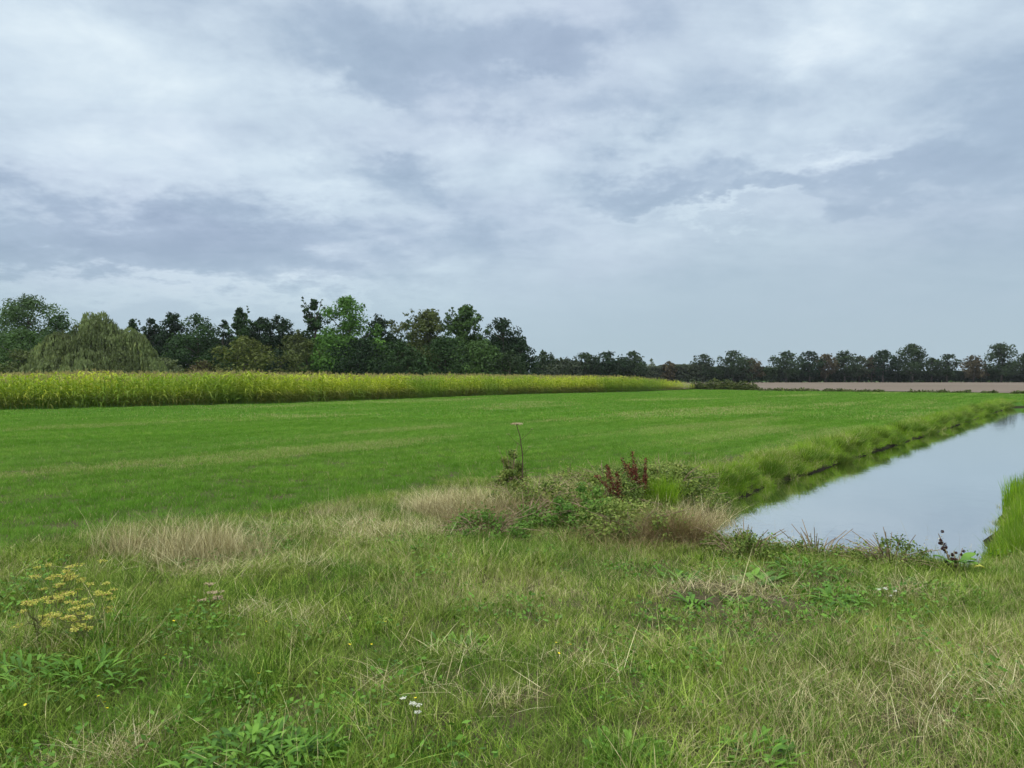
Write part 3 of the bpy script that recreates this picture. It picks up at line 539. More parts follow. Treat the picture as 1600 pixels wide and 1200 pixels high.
LT = [ # name,label, px, Y, top, wpx, mat, style, kw
 ('poplar_tree', 'tall grey-green tree at the far left edge, lighter than its neighbours', 42, 118, 460, 125, 'poplar', 'full', dict(dens=1.1)),
 ('broadleaf_tree', 'dark green rounded tree between the grey-green tree and the weeping willow', 92, 112, 492, 62, 'dark', 'full', {}),
 ('broadleaf_tree', 'broad mid-green tree low at the far left edge of the photo', 40, 100, 512, 110, 'mid', 'full', dict(dens=1.)),
 ('broadleaf_tree', 'dark slim tree peeping over the right shoulder of the weeping willow', 207, 120, 497, 38, 'dark', 'cone', dict(spires=2)),
 ('broadleaf_tree', 'dark tree with a ragged top just right of the weeping willow', 238, 119, 498, 48, 'deep', 'full', dict(spires=3, dens=.7)),
 ('broadleaf_tree', 'dark tree with a narrow raised tip, second right of the willow', 270, 116, 485, 52, 'deep', 'oval', dict(spires=2)),
 ('broadleaf_tree', 'wide dark green domed tree in the left wood', 310, 114, 489, 84, 'dark', 'full', dict(dens=1.1)),
 ('broadleaf_tree', 'thin dark tree with sky gaps in the left wood', 350, 120, 499, 36, 'deep', 'oval', dict(dens=.55, rag=1.2)),
 ('broadleaf_tree', 'slender pointed tree behind the yellow-green bush', 374, 112, 480, 44, 'dark', 'cone', dict(spires=3)),
 ('oak_tree', 'dark round-headed tree right of the pointed tree', 408, 118, 494, 56, 'deep', 'round', dict(cb=.25)),
 ('oak_tree', 'dark round-headed tree with a trunk and sky showing under its crown', 436, 116, 492, 50, 'deep', 'round', dict(cb=.36, dens=.7)),
 ('broadleaf_tree', 'olive-toned low tree left of the tall spindly tree', 466, 110, 514, 60, 'olive', 'full', {}),
 ('alder_tree', 'tall spindly dark tree with sparse top left of the bright green tree', 490, 108, 466, 46, 'dark', 'cone', dict(spires=3, dens=.6, rag=1.25)),
 ('maple_tree', 'tall bright green tree, the brightest crown in the wood', 545, 104, 462, 92, 'bright', 'full', dict(dens=1.3)),
 ('broadleaf_tree', 'dark blue-green tree right of the bright green tree', 598, 108, 490, 66, 'deep', 'full', dict(dens=.9)),
 ('broadleaf_tree', 'loose dark tree with sky gaps left of the olive tree', 637, 112, 499, 38, 'dark', 'oval', dict(dens=.5, rag=1.3)),
 ('ash_tree', 'olive-brown tree with a thin feathery top right of centre in the wood', 670, 106, 481, 76, 'olive', 'oval', dict(spires=5, dens=1.0, rag=1.15)),
 ('ash_tree', 'pale-topped feathery tree with two thin spires', 727, 106, 477, 64, 'mid', 'oval', dict(spires=5, dens=1.0, rag=1.15)),
 ('oak_tree', 'dark tree with a flat rounded top near the right end of the wood', 785, 108, 497, 66, 'deep', 'round', dict(cb=.3, dens=.7)),
 ('broadleaf_tree', 'small dark tree closing the right end of the wood', 814, 106, 531, 42, 'deep', 'full', {}),
 ('yellow_green_bush', 'large yellow-green bush in front of the dark wood', 381, 98, 524, 92, 'yellowgreen', 'full', dict(cb=.02)),
 ('bush', 'brown-green bush at the right foot of the weeping willow', 262, 96, 556, 56, 'pale', 'full', dict(cb=.02, dens=.7)),
 ('bush', 'low reddish-brown bush between the willow and the yellow-green bush', 318, 97, 563, 60, 'brown', 'full', dict(cb=.02, dens=.7)),
 ('bush', 'dull green bush at the left foot of the weeping willow', 36, 92, 545, 84, 'olive', 'full', dict(cb=.02, dens=.8)),
 ('bush', 'dark bush under the round-headed trees', 438, 104, 545, 60, 'deep', 'full', dict(cb=.02, dens=.8)),
 ('bush', 'dark olive bush at the foot of the tall spindly tree', 480, 102, 530, 70, 'olive', 'full', dict(cb=.02, dens=.9)),
 ('bush', 'large dark bush at the foot of the bright green tree', 560, 101, 526, 90, 'deep', 'full', dict(cb=.02)),
 ('bush', 'dark bush between the bright green tree and the olive tree', 622, 102, 530, 80, 'dark', 'full', dict(cb=.02)),
 ('bush', 'dark green bush under the pale-topped feathery tree', 695, 101, 524, 90, 'dark', 'full', dict(cb=.02)),
 ('bush', 'dull green bush left of the flat-topped oak', 752, 101, 530, 76, 'mid', 'full', dict(cb=.02)),
 ('bush', 'brown-tinged dark bush below the flat-topped oak', 795, 100, 545, 66, 'oak', 'full', dict(cb=.02, dens=.8)),
]
for i, (nm, lb, px, Y, top, wp, mt, stl, kw) in enumerate(LT):
    kk = dict(cb=.06, seed=400+i, group=None); kk.update(kw); plant_tree(nm, lb, 'bush' if 'bush' in nm else 'tree', px, Y, top, wp*1.25, T[mt], stl, **kk)
# dark wood behind, one mass
def mass(name, label, px0, px1, Y, top, depth, mat, leaf, n, seed, kind='stuff', cat='wood', bump=.25, z0=0.):
    g = np.random.default_rng(seed); x0, x1 = (px0-CX)/F*Y, (px1-CX)/F*Y; Hh = CAMH+(HY-top)*Y/F; x = g.uniform(x0, x1, n); yy = g.uniform(0, 1, n)*depth
    hh = Hh*(1-bump+2*bump*fbm(x/(Hh*.9)+seed, yy/(Hh)+3, seed, 3)); z = hh*g.uniform(0, 1, n)**.6; k = z > .1
    mb = MB(); c = np.stack([x, Y+yy, z+z0], 1)[k]; leaves(mb, g, c, np.tile([0, -.6, .6], (len(c), 1)), leaf*g.uniform(.6, 1.3, len(c)), 1.4, np.clip(fbm(c[:, 0]*.5, c[:, 2]*.7, seed)+g.normal(0, .18, len(c)), 0, 1), .7)
    o = mb.obj(name, mat); tag(o, label, cat, None, kind); return o
mass('wood', 'dark undergrowth and trees deep in the wood behind the maize', -80, 822, 121, 527, 8, T['deep'], .45, 34000, 5)
# weeping willow
g = np.random.default_rng(77); Yw = 84.; Hw = CAMH+(HY-486)*Yw/F; Ww = 178*Yw/F; e = empty('weeping_willow', ((148-CX)/F*Yw, Yw, 0)); tag(e, 'broad pale olive weeping willow with hanging branches behind the maize', 'tree')
cn = MB(); tk = MB(); tube(tk, [(0, 0, -.1), (.1, 0, 1.5), (-.1, .1, 3.5), (.1, 0, 6.5)], [.55, .45, .35, .15], 8); lay = []
MND = [(.2, 0, 3.7, 1.0, 38), (-3.7, -.5, 2.5, .80, 24), (3.9, -.2, 2.8, .83, 26), (-5.2, -1, 2.0, .50, 14), (5.1, -1, 2.0, .53, 14), (.6, -3.2, 2.3, .60, 18), (-1.8, 2, 2.8, .8, 14), (2.2, 2, 2.8, .8, 14), (-2.6, -2.6, 1.9, .55, 12), (3.2, -2.6, 1.8, .5, 10)]
for (mx_, my_, mr, mh, cnt_) in MND:
    for i in range(cnt_):
        a = g.uniform(0, 6.283); r = g.uniform(0, 1)**.55; lay.append((mx_+r*mr*math.cos(a), my_+r*mr*math.sin(a), Hw*mh*(1-.50*r*r)*g.uniform(.9, 1.0)-.2, g.uniform(.4, .95)))
lay += [(-.5, 0, Hw-.1, .8), (.9, 0, Hw-.05, .6)]
for (cx_, cy_, tp, cr) in lay:
    m = int(54*cr/.8); aa = g.uniform(0, 6.283, m); rr = cr*np.sqrt(g.uniform(0, 1, m)); sx = cx_+rr*np.cos(aa); sy = cy_+rr*np.sin(aa); sz = tp-(rr/cr)**2*cr*.6; L = np.minimum(g.uniform(1.2, 4.2, m), sz-.3); rn = g.uniform(0, 1)
    kq = 9; s = (np.arange(kq)+.5)/kq; ox = cx_/(Ww/2)*.5; X = sx[:, None]+(ox+.3*np.cos(aa)[:, None])*np.sqrt(s)[None]; Y_ = sy[:, None]+.3*np.sin(aa)[:, None]*np.sqrt(s)[None]; Z = sz[:, None]-L[:, None]*s[None]
    c = np.stack([X, Y_, Z], 2).reshape(-1, 3)+g.normal(0, .05, (m*kq, 3)); n_ = len(c); sd_ = g.normal(0, 1, (n_, 3)); sd_[:, 2] *= .2; sd_ /= np.linalg.norm(sd_, axis=1)[:, None]
    ll = np.repeat(L/kq, kq)[:, None]*.75; dn = np.array([[0, 0, -1.]])*ll+g.normal(0, .05, (n_, 3)); ww = g.uniform(.05, .10, n_)[:, None]; b0 = np.arange(n_)*4
    cn.add(np.stack([c-dn, c+sd_*ww, c+dn, c-sd_*ww], 1), quads=np.stack([b0, b0+1, b0+2, b0+3], 1), rnd=np.repeat(np.clip(.72*rn+g.uniform(0, .28, n_), 0, 1), 4))
    if g.uniform() < .25: tube(tk, [(0, 0, 2.8), (cx_*.5, cy_*.5, max(3., tp*.8)), (cx_, cy_, tp-.2)], [.16, .1, .03], 5)
cn.obj('crown', T['willow'], e); tk.obj('trunk', M['bark'], e, True)
# far trees in front of and within the hedge line
FT = [('oak_tree', 'small round tree at the left start of the far tree line', 850, 190, 548, 34, 'oak'), ('oak_tree', 'low dull green tree second from the left of the far tree line', 877, 188, 558, 48, 'far'),
 ('oak_tree', 'rounded tree left of the darkest mid-line oak', 914, 192, 550, 40, 'oak'), ('oak_tree', 'dense dark domed oak right of the maize centre', 950, 190, 548, 42, 'deep'), ('oak_tree', 'open-crowned oak just before the pale bare treetop', 987, 192, 549, 36, 'oak'),
 ('small_tree', 'small rusty-topped tree in the far hedge', 1046, 225, 564, 20, 'rustoak'), ('oak_tree', 'single round oak above the far hedge left of the wide oak', 1098, 228, 552, 32, 'oak'),
 ('oak_tree', 'wide dome-shaped oak above the end of the maize', 1146, 230, 547, 52, 'oak'), ('oak_tree', 'low rusty oak leaning on the wide dome-shaped oak', 1172, 232, 559, 34, 'rustoak'),
 ('oak_tree', 'first oak at the left end of the row beyond the ploughed field', 1228, 236, 548, 46, 'oak'), ('oak_tree', 'dark oak second from the left in the row beyond the ploughed field', 1265, 238, 548, 40, 'deep'),
 ('oak_tree', 'rust-tinted oak third in the row beyond the ploughed field', 1290, 237, 552, 34, 'rustoak'), ('oak_tree', 'oak with a humped crown fourth in the field row', 1320, 238, 548, 42, 'oak'), ('oak_tree', 'small oak filling the gap beside the humped oak', 1343, 239, 556, 26, 'far'),
 ('oak_tree', 'dark oak with rusty left side in the middle of the field row', 1380, 238, 546, 42, 'deep'), ('oak_tree', 'tallest wide oak in the middle of the field row', 1425, 236, 537, 52, 'oak'), ('oak_tree', 'thin small oak right of the tallest wide oak', 1456, 240, 559, 20, 'oak'),
 ('oak_tree', 'isolated small oak with sky on both sides', 1480, 238, 553, 34, 'oak'), ('oak_tree', 'reddish oak left of the big right-hand oak', 1521, 238, 555, 38, 'rustoak'), ('oak_tree', 'big full oak near the right edge of the photo', 1565, 236, 536, 54, 'oak'),
 ('oak_tree', 'oak cut by the right edge of the photo', 1602, 238, 551, 36, 'oak'), ('small_tree', 'rusty low oak leaning left of the dark mid-row oak', 1362, 240, 557, 24, 'rustoak')]
for i, (nm, lb, px, Y, top, wp, mt) in enumerate(FT):
    plant_tree(nm, lb, 'tree', px, Y, top, wp*(1.2 if px < 1000 else 1.06), T[mt], 'round', cb=.30, leafs=.40, dens=.95, seed=600+i, rag=1.1, limbs=12)
e = plant_tree('bare_tree', 'pale thin-leaved treetop standing behind the far hedge', 'tree', 1018, 260, 560, 22, T['pale'], 'oval', cb=.3, leafs=.3, dens=.3, seed=650, rag=1.3)
for (a, b, Y, top, mt, lb, sd_) in [(832, 1010, 196, 568, 'deep', 'dark hedge under the trees at the right end of the wood', 1), (1000, 1110, 226, 571, 'far', 'dull green hedge behind the end of the maize', 2), (1100, 1215, 232, 574, 'oak', 'grey-green hedge below the wide dome-shaped oak', 3),
      (1205, 1420, 240, 580, 'oak', 'long dark hedge under the left half of the oak row', 4), (1410, 1660, 241, 580, 'oak', 'long dark hedge under the right half of the oak row', 5)]:
    mass('hedge', lb, a, b, Y, top, 5, T[mt], .5, int((b-a)*75), 700+sd_, kind=None, cat='hedge', bump=.22)
mass('distant_wood', 'blue-grey far woodland on the skyline beyond the hedge', 830, 1225, 620, 574, 30, T['far'], 1.3, 9000, 811, bump=.35)
# weeds on the far boundary
def weedrow(name, label, pts, seed, mat, hh=1.0):
    g = np.random.default_rng(seed); mb = MB()
    for (x0, y0, r, h) in pts:
        n = int(260*r*h); a = g.uniform(0, 6.28, n); rr = r*np.sqrt(g.uniform(0, 1, n)); c = np.stack([x0+rr*np.cos(a), y0+rr*np.sin(a)*.5, h*(1-(rr/r)**2*.6)*g.uniform(0.02, 1, n)], 1); leaves(mb, g, c, np.tile([0, -.3, .8], (n, 1)), .16*g.uniform(.5, 1.3, n), 2.0)
    return tag(mb.obj(name, mat), label, 'weeds', None, 'stuff')
wp_ = []
for px in np.arange(1085, 1185, 5): y0 = np.interp((px-CX)/F*95, [23.6, 34], [101, 92]); wp_.append(((px-CX)/F*y0, y0-.5, rng.uniform(.6, 1.1), rng.uniform(.75, 1.6)*(1 if px < 1120 else .9 if px < 1180 else .5)))
weedrow('tall_weeds', 'dark green weeds on the boundary right of the maize end', wp_, 41, T['olive'])
wp_ = []
for px in np.arange(1190, 1640, 3.4):
    if fbm(px*.05, 3, 91) < .42: continue
    y0 = 1.6*F/(np.interp(px, [1080, 1200, 1600], [609, 611, 616])-590); wp_.append(((px-CX)/F*y0, y0-.4, rng.uniform(.4, .8), rng.uniform(.12, .42)))
weedrow('low_weeds', 'patchy low weeds between the meadow and the ploughed field', wp_, 43, T['olive'])
# ------------------------------------------------------------------ weeds and bushes of the near mound
def bush(name, label, px, py, w_, h_, mat, leaf=.03, n=2600, seed=1, cat='bush', stems=55, stemmat=None, depth=.9, group=None, elong=1.6, nclump=44):
    g = np.random.default_rng(seed); x0, y0 = gpt(px, py); e = empty(name, (x0, y0, float(hgt(x0, y0))-.01)); tag(e, label, cat, group)
    mb = MB(); cs = []
    for _ in range(nclump):
        a = g.uniform(0, 6.28); r = math.sqrt(g.uniform(0, 1)); hh = h_*(1-.6*r*r)*g.uniform(.10, 1.0); cs.append((w_/2*r*math.cos(a), w_/2*depth*r*math.sin(a), hh, g.uniform(.06, .13)*max(w_, h_)))
    cs = np.array(cs); n = int(n*1.35); idx = g.integers(0, len(cs), n); dv = g.normal(0, 1, (n, 3)); dv /= np.linalg.norm(dv, axis=1)[:, None]; c = cs[idx, :3]+dv*(cs[idx, 3]*g.uniform(.2, 1.25, n))[:, None]; k = c[:, 2] > .01; c = c[k]; dv = dv[k]; crn = g.uniform(0, 1, len(cs))
    leaves(mb, g, c, dv+[0, -.2, .6], leaf*.78*g.uniform(.45, 1.5, len(c)), elong, np.clip(.5*crn[idx[k]]+.5*g.uniform(0, 1, len(c)), 0, 1), .7, .1); mb.obj('foliage', mat, e)
    sm_ = MB()
    for _ in range(stems):
        q = cs[g.integers(0, len(cs))]; p0 = np.array([q[0]*.3, q[1]*.3, 0]); p2 = q[:3]*[1.15, 1.15, 1]+g.normal(0, .07, 3)+[0, 0, .07]; tube(sm_, [p0, (p0+p2)/2+[0, 0, h_*.25], p2], [.005, .004, .0025], 4)
    sm_.obj('stems', stemmat or M['drystem'], e); return e
bush('bramble_bush', 'bright green bramble in the middle of the weedy mound', 915, 826, .85, .48, M['bramble_bright'], .028, 3600, 801)
bush('bramble_bush', 'dull bramble with dead stems left of the bright green bramble', 835, 802, 1.2, .38, M['bramble'], .026, 3000, 802, stems=60)
bush('bramble_bush', 'olive bramble behind the red-brown dock spikes', 985, 782, 1.3, .46, M['bramble'], .028, 5200, 803)
bush('bramble_bush', 'wide leafy bramble at the left corner of the pond', 1035, 780, 1.3, .50, M['bramble'], .030, 7000, 804)
bush('bramble_bush', 'bramble covering the bank just left of the water', 1078, 768, 1.0, .36, M['bramble'], .030, 5200, 805)
bush('bramble_bush', 'low bramble at the foot of the mound facing the camera', 985, 840, 1.3, .34, M['bramble'], .026, 5200, 806)
bush('leafy_weed', 'upright dark green weed beside the tall dead umbel', 797, 782, .40, .62, M['bramble'], .028, 3800, 807, 'weed')
bush('leafy_weed', 'yellow-green low weed in front of the dead straw heap', 820, 822, .7, .20, M['bramble_bright'], .024, 2000, 808, 'weed')
bush('leafy_weed', 'thin tall green weed standing above the bramble by the pond', 1100, 778, .32, .80, M['bramble'], .026, 2200, 809, 'weed')
bush('leafy_weed', 'green weed with dark tips at the top of the mound', 890, 760, .5, .22, M['bramble'], .022, 1600, 810, 'weed')
bush('leafy_weed', 'tangled weed at the left tip of the near shore', 1165, 868, .8, .20, M['bramble'], .022, 2600, 811, 'weed')
bush('leafy_weed', 'tangled weed on the near shore in front of the middle of the water', 1275, 868, .7, .20, M['bramble'], .020, 2000, 812, 'weed')
bush('leafy_weed', 'tangled brownish weed on the near shore left of the burdock', 1395, 882, .75, .26, M['bramble'], .020, 2300, 813, 'weed', stems=60)
bush('bramble_bush', 'olive bramble between the bright green bramble and the dock spikes', 950, 804, 1.1, .46, M['bramble'], .026, 4200, 814)
bush('bramble_bush', 'yellowish bramble just left of the water behind the fresh grass tuft', 1045, 756, 1.3, .34, M['bramble'], .028, 5200, 815)
bush('bramble_bush', 'low bramble at the back of the mound near the meadow', 940, 766, 1.5, .32, M['bramble'], .026, 3600, 816)
bush('leafy_weed', 'low green weed at the front left foot of the mound', 765, 838, .9, .22, M['bramble_bright'], .022, 2200, 817, 'weed')
x, y = [], []
for n_, cx_, cy_, rx_, ry_ in [(80, *gpt(900, 800), 1.2, .9), (80, *gpt(1040, 790), 1.1, 1.3), (70, *gpt(1100, 740), .9, 1.2), (50, *gpt(780, 800), .7, .8)]: a_, b_ = blobpts(n_, cx_, cy_, rx_, ry_); x.append(a_); y.append(b_)
x, y = np.concatenate(x), np.concatenate(y); k = pond_d(x, y) > .05; x, y = x[k], y[k]
scatter('mound_grass', 'tall mixed green and straw grass growing through the brambles of the mound', 'grass', P3(x, y), rng.uniform(.9, 1.9, len(x)), v_rough, tint=rng.uniform(.05, .5, len(x)), lean=.22)
# heaps of dry stems
def straw_mound(name, label, px, py, w_, h_, n, seed, mat='straw', wd=(.0022, .0045), lean=.5, bend=.8, depth=.7):
    g = np.random.default_rng(seed); x0, y0 = gpt(px, py); e = empty(name, (x0, y0, float(hgt(x0, y0)))); tag(e, label, 'dry grass'); a = g.uniform(0, 6.28, n); r = np.sqrt(g.uniform(0, 1, n)); roots = np.stack([w_/2*r*np.cos(a), w_/2*depth*r*np.sin(a), h_*.35*(1-r)*g.uniform(0, 1, n)], 1)
    mb = MB(); blades(mb, g, n, 0, (h_*.45, h_*1.1), wd, lean, bend, 5, roots); mb.obj('stalks', M[mat], e); return e
M['browngrass'] = leaf_mat('brown_grass', [(0, (.11, .075, .040)), (.4, (.20, .14, .07)), (.75, (.30, .23, .12)), (1, (.14, .18, .05))], .15, .7, .1)
straw_mound('dead_grass_heap', 'heap of pale dead straw at the left end of the weedy mound', 728, 806, 1.2, .36, 3200, 820)
straw_mound('dead_grass_heap', 'rounded brown dead heap in front of the pale straw heap', 752, 828, .7, .24, 2400, 821, 'browngrass', lean=.8)
straw_mound('brown_grass_clump', 'reddish-brown dry grass clump at the near left corner of the pond', 1058, 848, .65, .38, 2600, 822, 'browngrass', lean=.75)
straw_mound('dead_grass_heap', 'thin dead stems tangled behind the bright green bramble', 900, 775, 1.3, .28, 1300, 823, lean=.9)
straw_mound('green_grass_tuft', 'tall fresh grass tuft right of the dock spikes on the mound', 1035, 795, .42, .46, 900, 824, 'lush', (.004, .008), .2, .35)
straw_mound('green_grass_tuft', 'bright grass tuft hanging by the left corner of the water', 1120, 812, .4, .26, 500, 825, 'lush', (.004, .008), .5, .7)
straw_mound('dead_stem_tangle', 'dark tangle of dead stems between the straw heap and the bright green bramble', 835, 808, 1.2, .26, 1500, 826, 'browngrass', lean=.9)
straw_mound('dead_stem_tangle', 'brown dead stems lying along the foot of the mound below the dock spikes', 1000, 850, 1.5, .24, 1500, 827, 'browngrass', lean=.9)
straw_mound('dead_stem_tangle', 'thin pale dead stems over the wide bramble by the pond corner', 1065, 800, 1.3, .40, 1000, 828, lean=.6)
straw_mound('dead_stem_tangle', 'brown dead stems along the near shore in front of the water', 1300, 872, 1.5, .15, 1300, 829, 'browngrass', lean=.8, depth=.25)
# dock spikes, red-brown
def dock(label, px, py, h_, leanx, seed, cat='dock'):
    g = np.random.default_rng(seed); x0, y0 = gpt(px, py); e = empty('dock_plant', (x0, y0, float(hgt(x0, y0)))); tag(e, label, cat); sm_ = MB(); sd_ = MB()
    for br in range(5):
        L = h_*(1 if br == 0 else g.uniform(.55, .85)); lx_ = leanx+(0 if br == 0 else g.normal(0, .15)); zb = 0 if br == 0 else h_*g.uniform(.15, .35); s = np.linspace(0, 1, 6); P = np.stack([lx_*L*s+(0 if br == 0 else leanx*zb), g.normal(0, .05)*L*s, zb+(L-zb*.6)*s*(.97)], 1); tube(sm_, P, np.linspace(.005, .0018, 6), 5)
        n = int(260*L/h_); t = g.uniform(.35, 1, n); c = np.stack([np.interp(t, s, P[:, 0]), np.interp(t, s, P[:, 1]), np.interp(t, s, P[:, 2])], 1)+g.normal(0, 1, (n, 3))*(.010+.016*(1-t))[:, None]; leaves(sd_, g, c, g.normal(0, 1, (n, 3)), .014*g.uniform(.7, 1.5, n), 1.3)
    sm_.obj('stem', M['drystem'], e); sd_.obj('seed_head', M['rust'], e); return e
dock('tallest red-brown dock spike on the weedy mound', 1000, 800, .74, -.12, 830); dock('red-brown dock spike leaning left on the mound', 985, 812, .66, -.42, 831); dock('small red-brown dock spike right of the tallest one', 1004, 796, .64, .05, 832)
# umbels
def umbel(sm_, fl, g, top, r, n, size, up=.5, dots=7):
    for i in range(n):
        a = 6.283*i/n+g.normal(0, .2); q = r*math.sqrt(g.uniform(.15, 1)); p2 = np.array([top[0]+q*math.cos(a), top[1]+q*math.sin(a), top[2]+r*up-q*.25]); tube(sm_, [top, (np.array(top)+p2)/2+[0, 0, .1*r], p2], [.0016, .0012, .001], 3)
        k = dots; c = p2+g.normal(0, 1, (k, 3))*[size*.9, size*.9, size*.4]; leaves(fl, g, c, np.tile([0, -.4, 1.], (k, 1)), size, 1.2)
g = np.random.default_rng(840); x0, y0 = gpt(818, 792); e = empty('dead_umbel_plant', (x0, y0, float(hgt(x0, y0)))); tag(e, 'tall thin dead umbellifer with flat pale head standing over the mound', 'dried flower'); sm_ = MB(); fl = MB()
tz = CAMH-(662-HY)*y0/F; P = [(0, 0, 0), (-.015, 0, .3), (-.01, 0, .6), (-.045, 0, .85), (-.085, 0, tz-.05)]; tube(sm_, P, [.008, .008, .007, .006, .005], 6); umbel(sm_, fl, g, P[-1], .062, 20, .014)
for (zb, ln, a) in [(.72, .16, 2.9), (.80, .14, .3), (.6, .12, .5)]: p0 = np.array([-.03, 0, zb]); p2 = p0+[ln*math.cos(a), 0, ln*.9]; tube(sm_, [p0, (p0+p2)/2+[0, 0, -.01], p2], [.003, .0022, .0015], 4); umbel(sm_, fl, g, p2, .022, 6, .004)
sm_.obj('stem', M['darkstem'], e); fl.obj('flower_head', M['umbelbrown'], e)
def yellow_umbel(label, px, py, heads, seed, mat='yellow', h_=.36, rr=.045, name='umbel_plant', cat='wildflower', spread=.16, size=.0095, dots=7):
    g = np.random.default_rng(seed); x0, y0 = gpt(px, py); e = empty(name, (x0, y0, float(hgt(x0, y0)))); tag(e, label, cat); sm_ = MB(); fl = MB()
    tube(sm_, [(0, 0, 0), (.01, 0, h_*.3), (0, .01, h_*.55)], [.005, .004, .003], 5)
    for i in range(heads):
        a = g.uniform(0, 6.28); q = spread*math.sqrt(g.uniform(.05, 1)); zb = h_*g.uniform(.25, .6); p0 = np.array([0, 0, zb]); p2 = np.array([q*math.cos(a), q*math.sin(a), h_*g.uniform(.42, 1.0)]); tube(sm_, [p0, (p0+p2)/2+[q*.1*math.cos(a), q*.1*math.sin(a), -.02], p2], [.0028, .002, .0016], 4); fl = MB(); umbel(sm_, fl, g, p2, rr*g.uniform(.5, 1.4), 9, size*g.uniform(.7, 1.15), g.uniform(.2, .9), dots); fl.obj('flower_head', M[mat], e)
    sm_.obj('stem', M['stem'], e); return e
yellow_umbel('tall yellow umbel plant, the highest of the left cluster', 85, 985, 20, 850, h_=.40, rr=.021)
yellow_umbel('yellow umbel plant at the left edge of its cluster', 55, 1020, 15, 851, h_=.34, rr=.020)
yellow_umbel('dense orange-tinged yellow umbel plant at the right of the left cluster', 128, 1030, 30, 852, h_=.38, rr=.020, spread=.17)
yellow_umbel('sparse yellow umbel plant above and right of the cluster', 118, 985, 8, 853, h_=.40, rr=.019)
yellow_umbel('withered brown umbel plant leaning in the grass on the left', 325, 965, 7, 854, 'umbelbrown', .19, .025, 'dried_umbel_plant', 'dried flower', .13)
yellow_umbel('white yarrow with small flower heads in the bottom foreground', 642, 1185, 5, 855, 'white', .24, .008, 'yarrow_plant', 'wildflower', .05, .0055, 4)
yellow_umbel('tiny white flowered plant by the bare patch left of the burdock', 1388, 948, 4, 856, 'white', .12, .009, 'white_flower_plant', 'wildflower', .06, .006, 4)
yellow_umbel('small pale white umbel on a thin stalk above the mound', 985, 790, 1, 857, 'white', .62, .016, 'white_umbel_plant', 'wildflower', .02, .005, 4)
# broad leaved plants
def big_leaf(mb, g, base, az, L, wd, rise, droop, rnd, segs=6):
    s = np.linspace(0, 1, segs); ctr = np.stack([L*s*math.cos(az), L*s*math.sin(az), L*(rise*s-droop*s*s)], 1)+base; wv_ = wd*np.sin(np.pi*np.clip(s*.86+.10, 0, 1))**.8; wv_[-1] = wd*.05
    sdv = np.array([-math.sin(az), math.cos(az), 0]); a = ctr-sdv*wv_[:, None]/2+[0, 0, .12*wd]; b = ctr+sdv*wv_[:, None]/2+[0, 0, .12*wd]; v = np.stack([a, ctr, b], 1).reshape(-1, 3); qs = []
    for i in range(segs-1): qs += [(3*i, 3*i+1, 3*i+4, 3*i+3), (3*i+1, 3*i+2, 3*i+5, 3*i+4)]
    mb.add(v, quads=qs, rnd=rnd, tt=0.)
def leafy(name, label, px, py, n, L, wd, seed, mat='broad', spread=.15, rise=(.4, 1.2), cat='weed', h_=0., group=None):
    g = np.random.default_rng(seed); x0, y0 = gpt(px, py); e = empty(name, (x0, y0, float(hgt(x0, y0)))); tag(e, label, cat, group); mb = MB(); sm_ = MB()
    for i in range(n):
        a = g.uniform(0, 6.28); r = spread*math.sqrt(g.uniform(0, 1)); zb = h_*g.uniform(.2, 1)*(1-.5*(r/spread)**2) if h_ else .01; b = np.array([r*math.cos(a), r*math.sin(a), zb]); az = a+g.normal(0, .7)
        big_leaf(mb, g, b, az, g.uniform(*L), g.uniform(*wd), g.uniform(*rise), g.uniform(.3, 1.0), g.uniform(0, 1))
        if h_ and i % 4 == 0: tube(sm_, [(b[0]*.8, b[1]*.8, 0), (b[0]*.9, b[1]*.9, zb*.5), tuple(b)], [.003, .0025, .0018], 4)
    mb.obj('leaves', M[mat], e, True)
    if h_: sm_.obj('stems', M['stem'], e)
    return e
leafy('leafy_weed', 'dense bright green leafy clump cut by the bottom edge, left of centre', 385, 1222, 330, (.05, .10), (.012, .024), 860, spread=.26, h_=.13)
leafy('leafy_weed', 'bright leafy clump right beside the bottom left-of-centre clump', 470, 1215, 150, (.05, .09), (.012, .024), 861, spread=.16, h_=.09)
leafy('leafy_weed', 'low leafy clump at the bottom edge right of centre', 985, 1195, 110, (.04, .09), (.014, .026), 862, spread=.17, h_=.05)
leafy('leafy_weed', 'low leafy clump at the bottom of the photo towards the right', 1170, 1185, 90, (.04, .09), (.014, .028), 863, spread=.17, h_=.05)
leafy('leafy_weed', 'leafy green clump at the left edge below the yellow umbels', 40, 1075, 140, (.06, .12), (.010, .024), 864, spread=.28, h_=.12)
leafy('leafy_weed', 'leafy green clump right below the yellow umbels', 125, 1075, 140, (.06, .12), (.010, .024), 865, spread=.28, h_=.10)
leafy('leafy_weed', 'dark low leafy patch in the centre foreground', 715, 1010, 90, (.04, .08), (.014, .026), 866, spread=.22, h_=.04)
leafy('dock_rosette', 'broad-leaved dock rosette on the bare patch near the pond', 1180, 915, 26, (.12, .20), (.045, .07), 867, spread=.10, rise=(.5, 1.1))
leafy('dock_rosette', 'small bright dock rosette at the left of the bare patch', 1085, 950, 24, (.09, .15), (.02, .035), 868, spread=.07, rise=(.5, 1.2))
leafy('dock_rosette', 'small grey-green rosette in the middle of the bare patch', 1155, 950, 34, (.05, .10), (.02, .035), 869, spread=.09, rise=(.3, .8))
leafy('dock_rosette', 'dark dock rosette right of the bare patch', 1308, 948, 34, (.09, .16), (.025, .045), 870, spread=.13, rise=(.3, .9))
leafy('dock_rosette', 'green rosette upper left of the bare patch', 1060, 905, 34, (.08, .14), (.018, .03), 871, spread=.12, rise=(.6, 1.2))
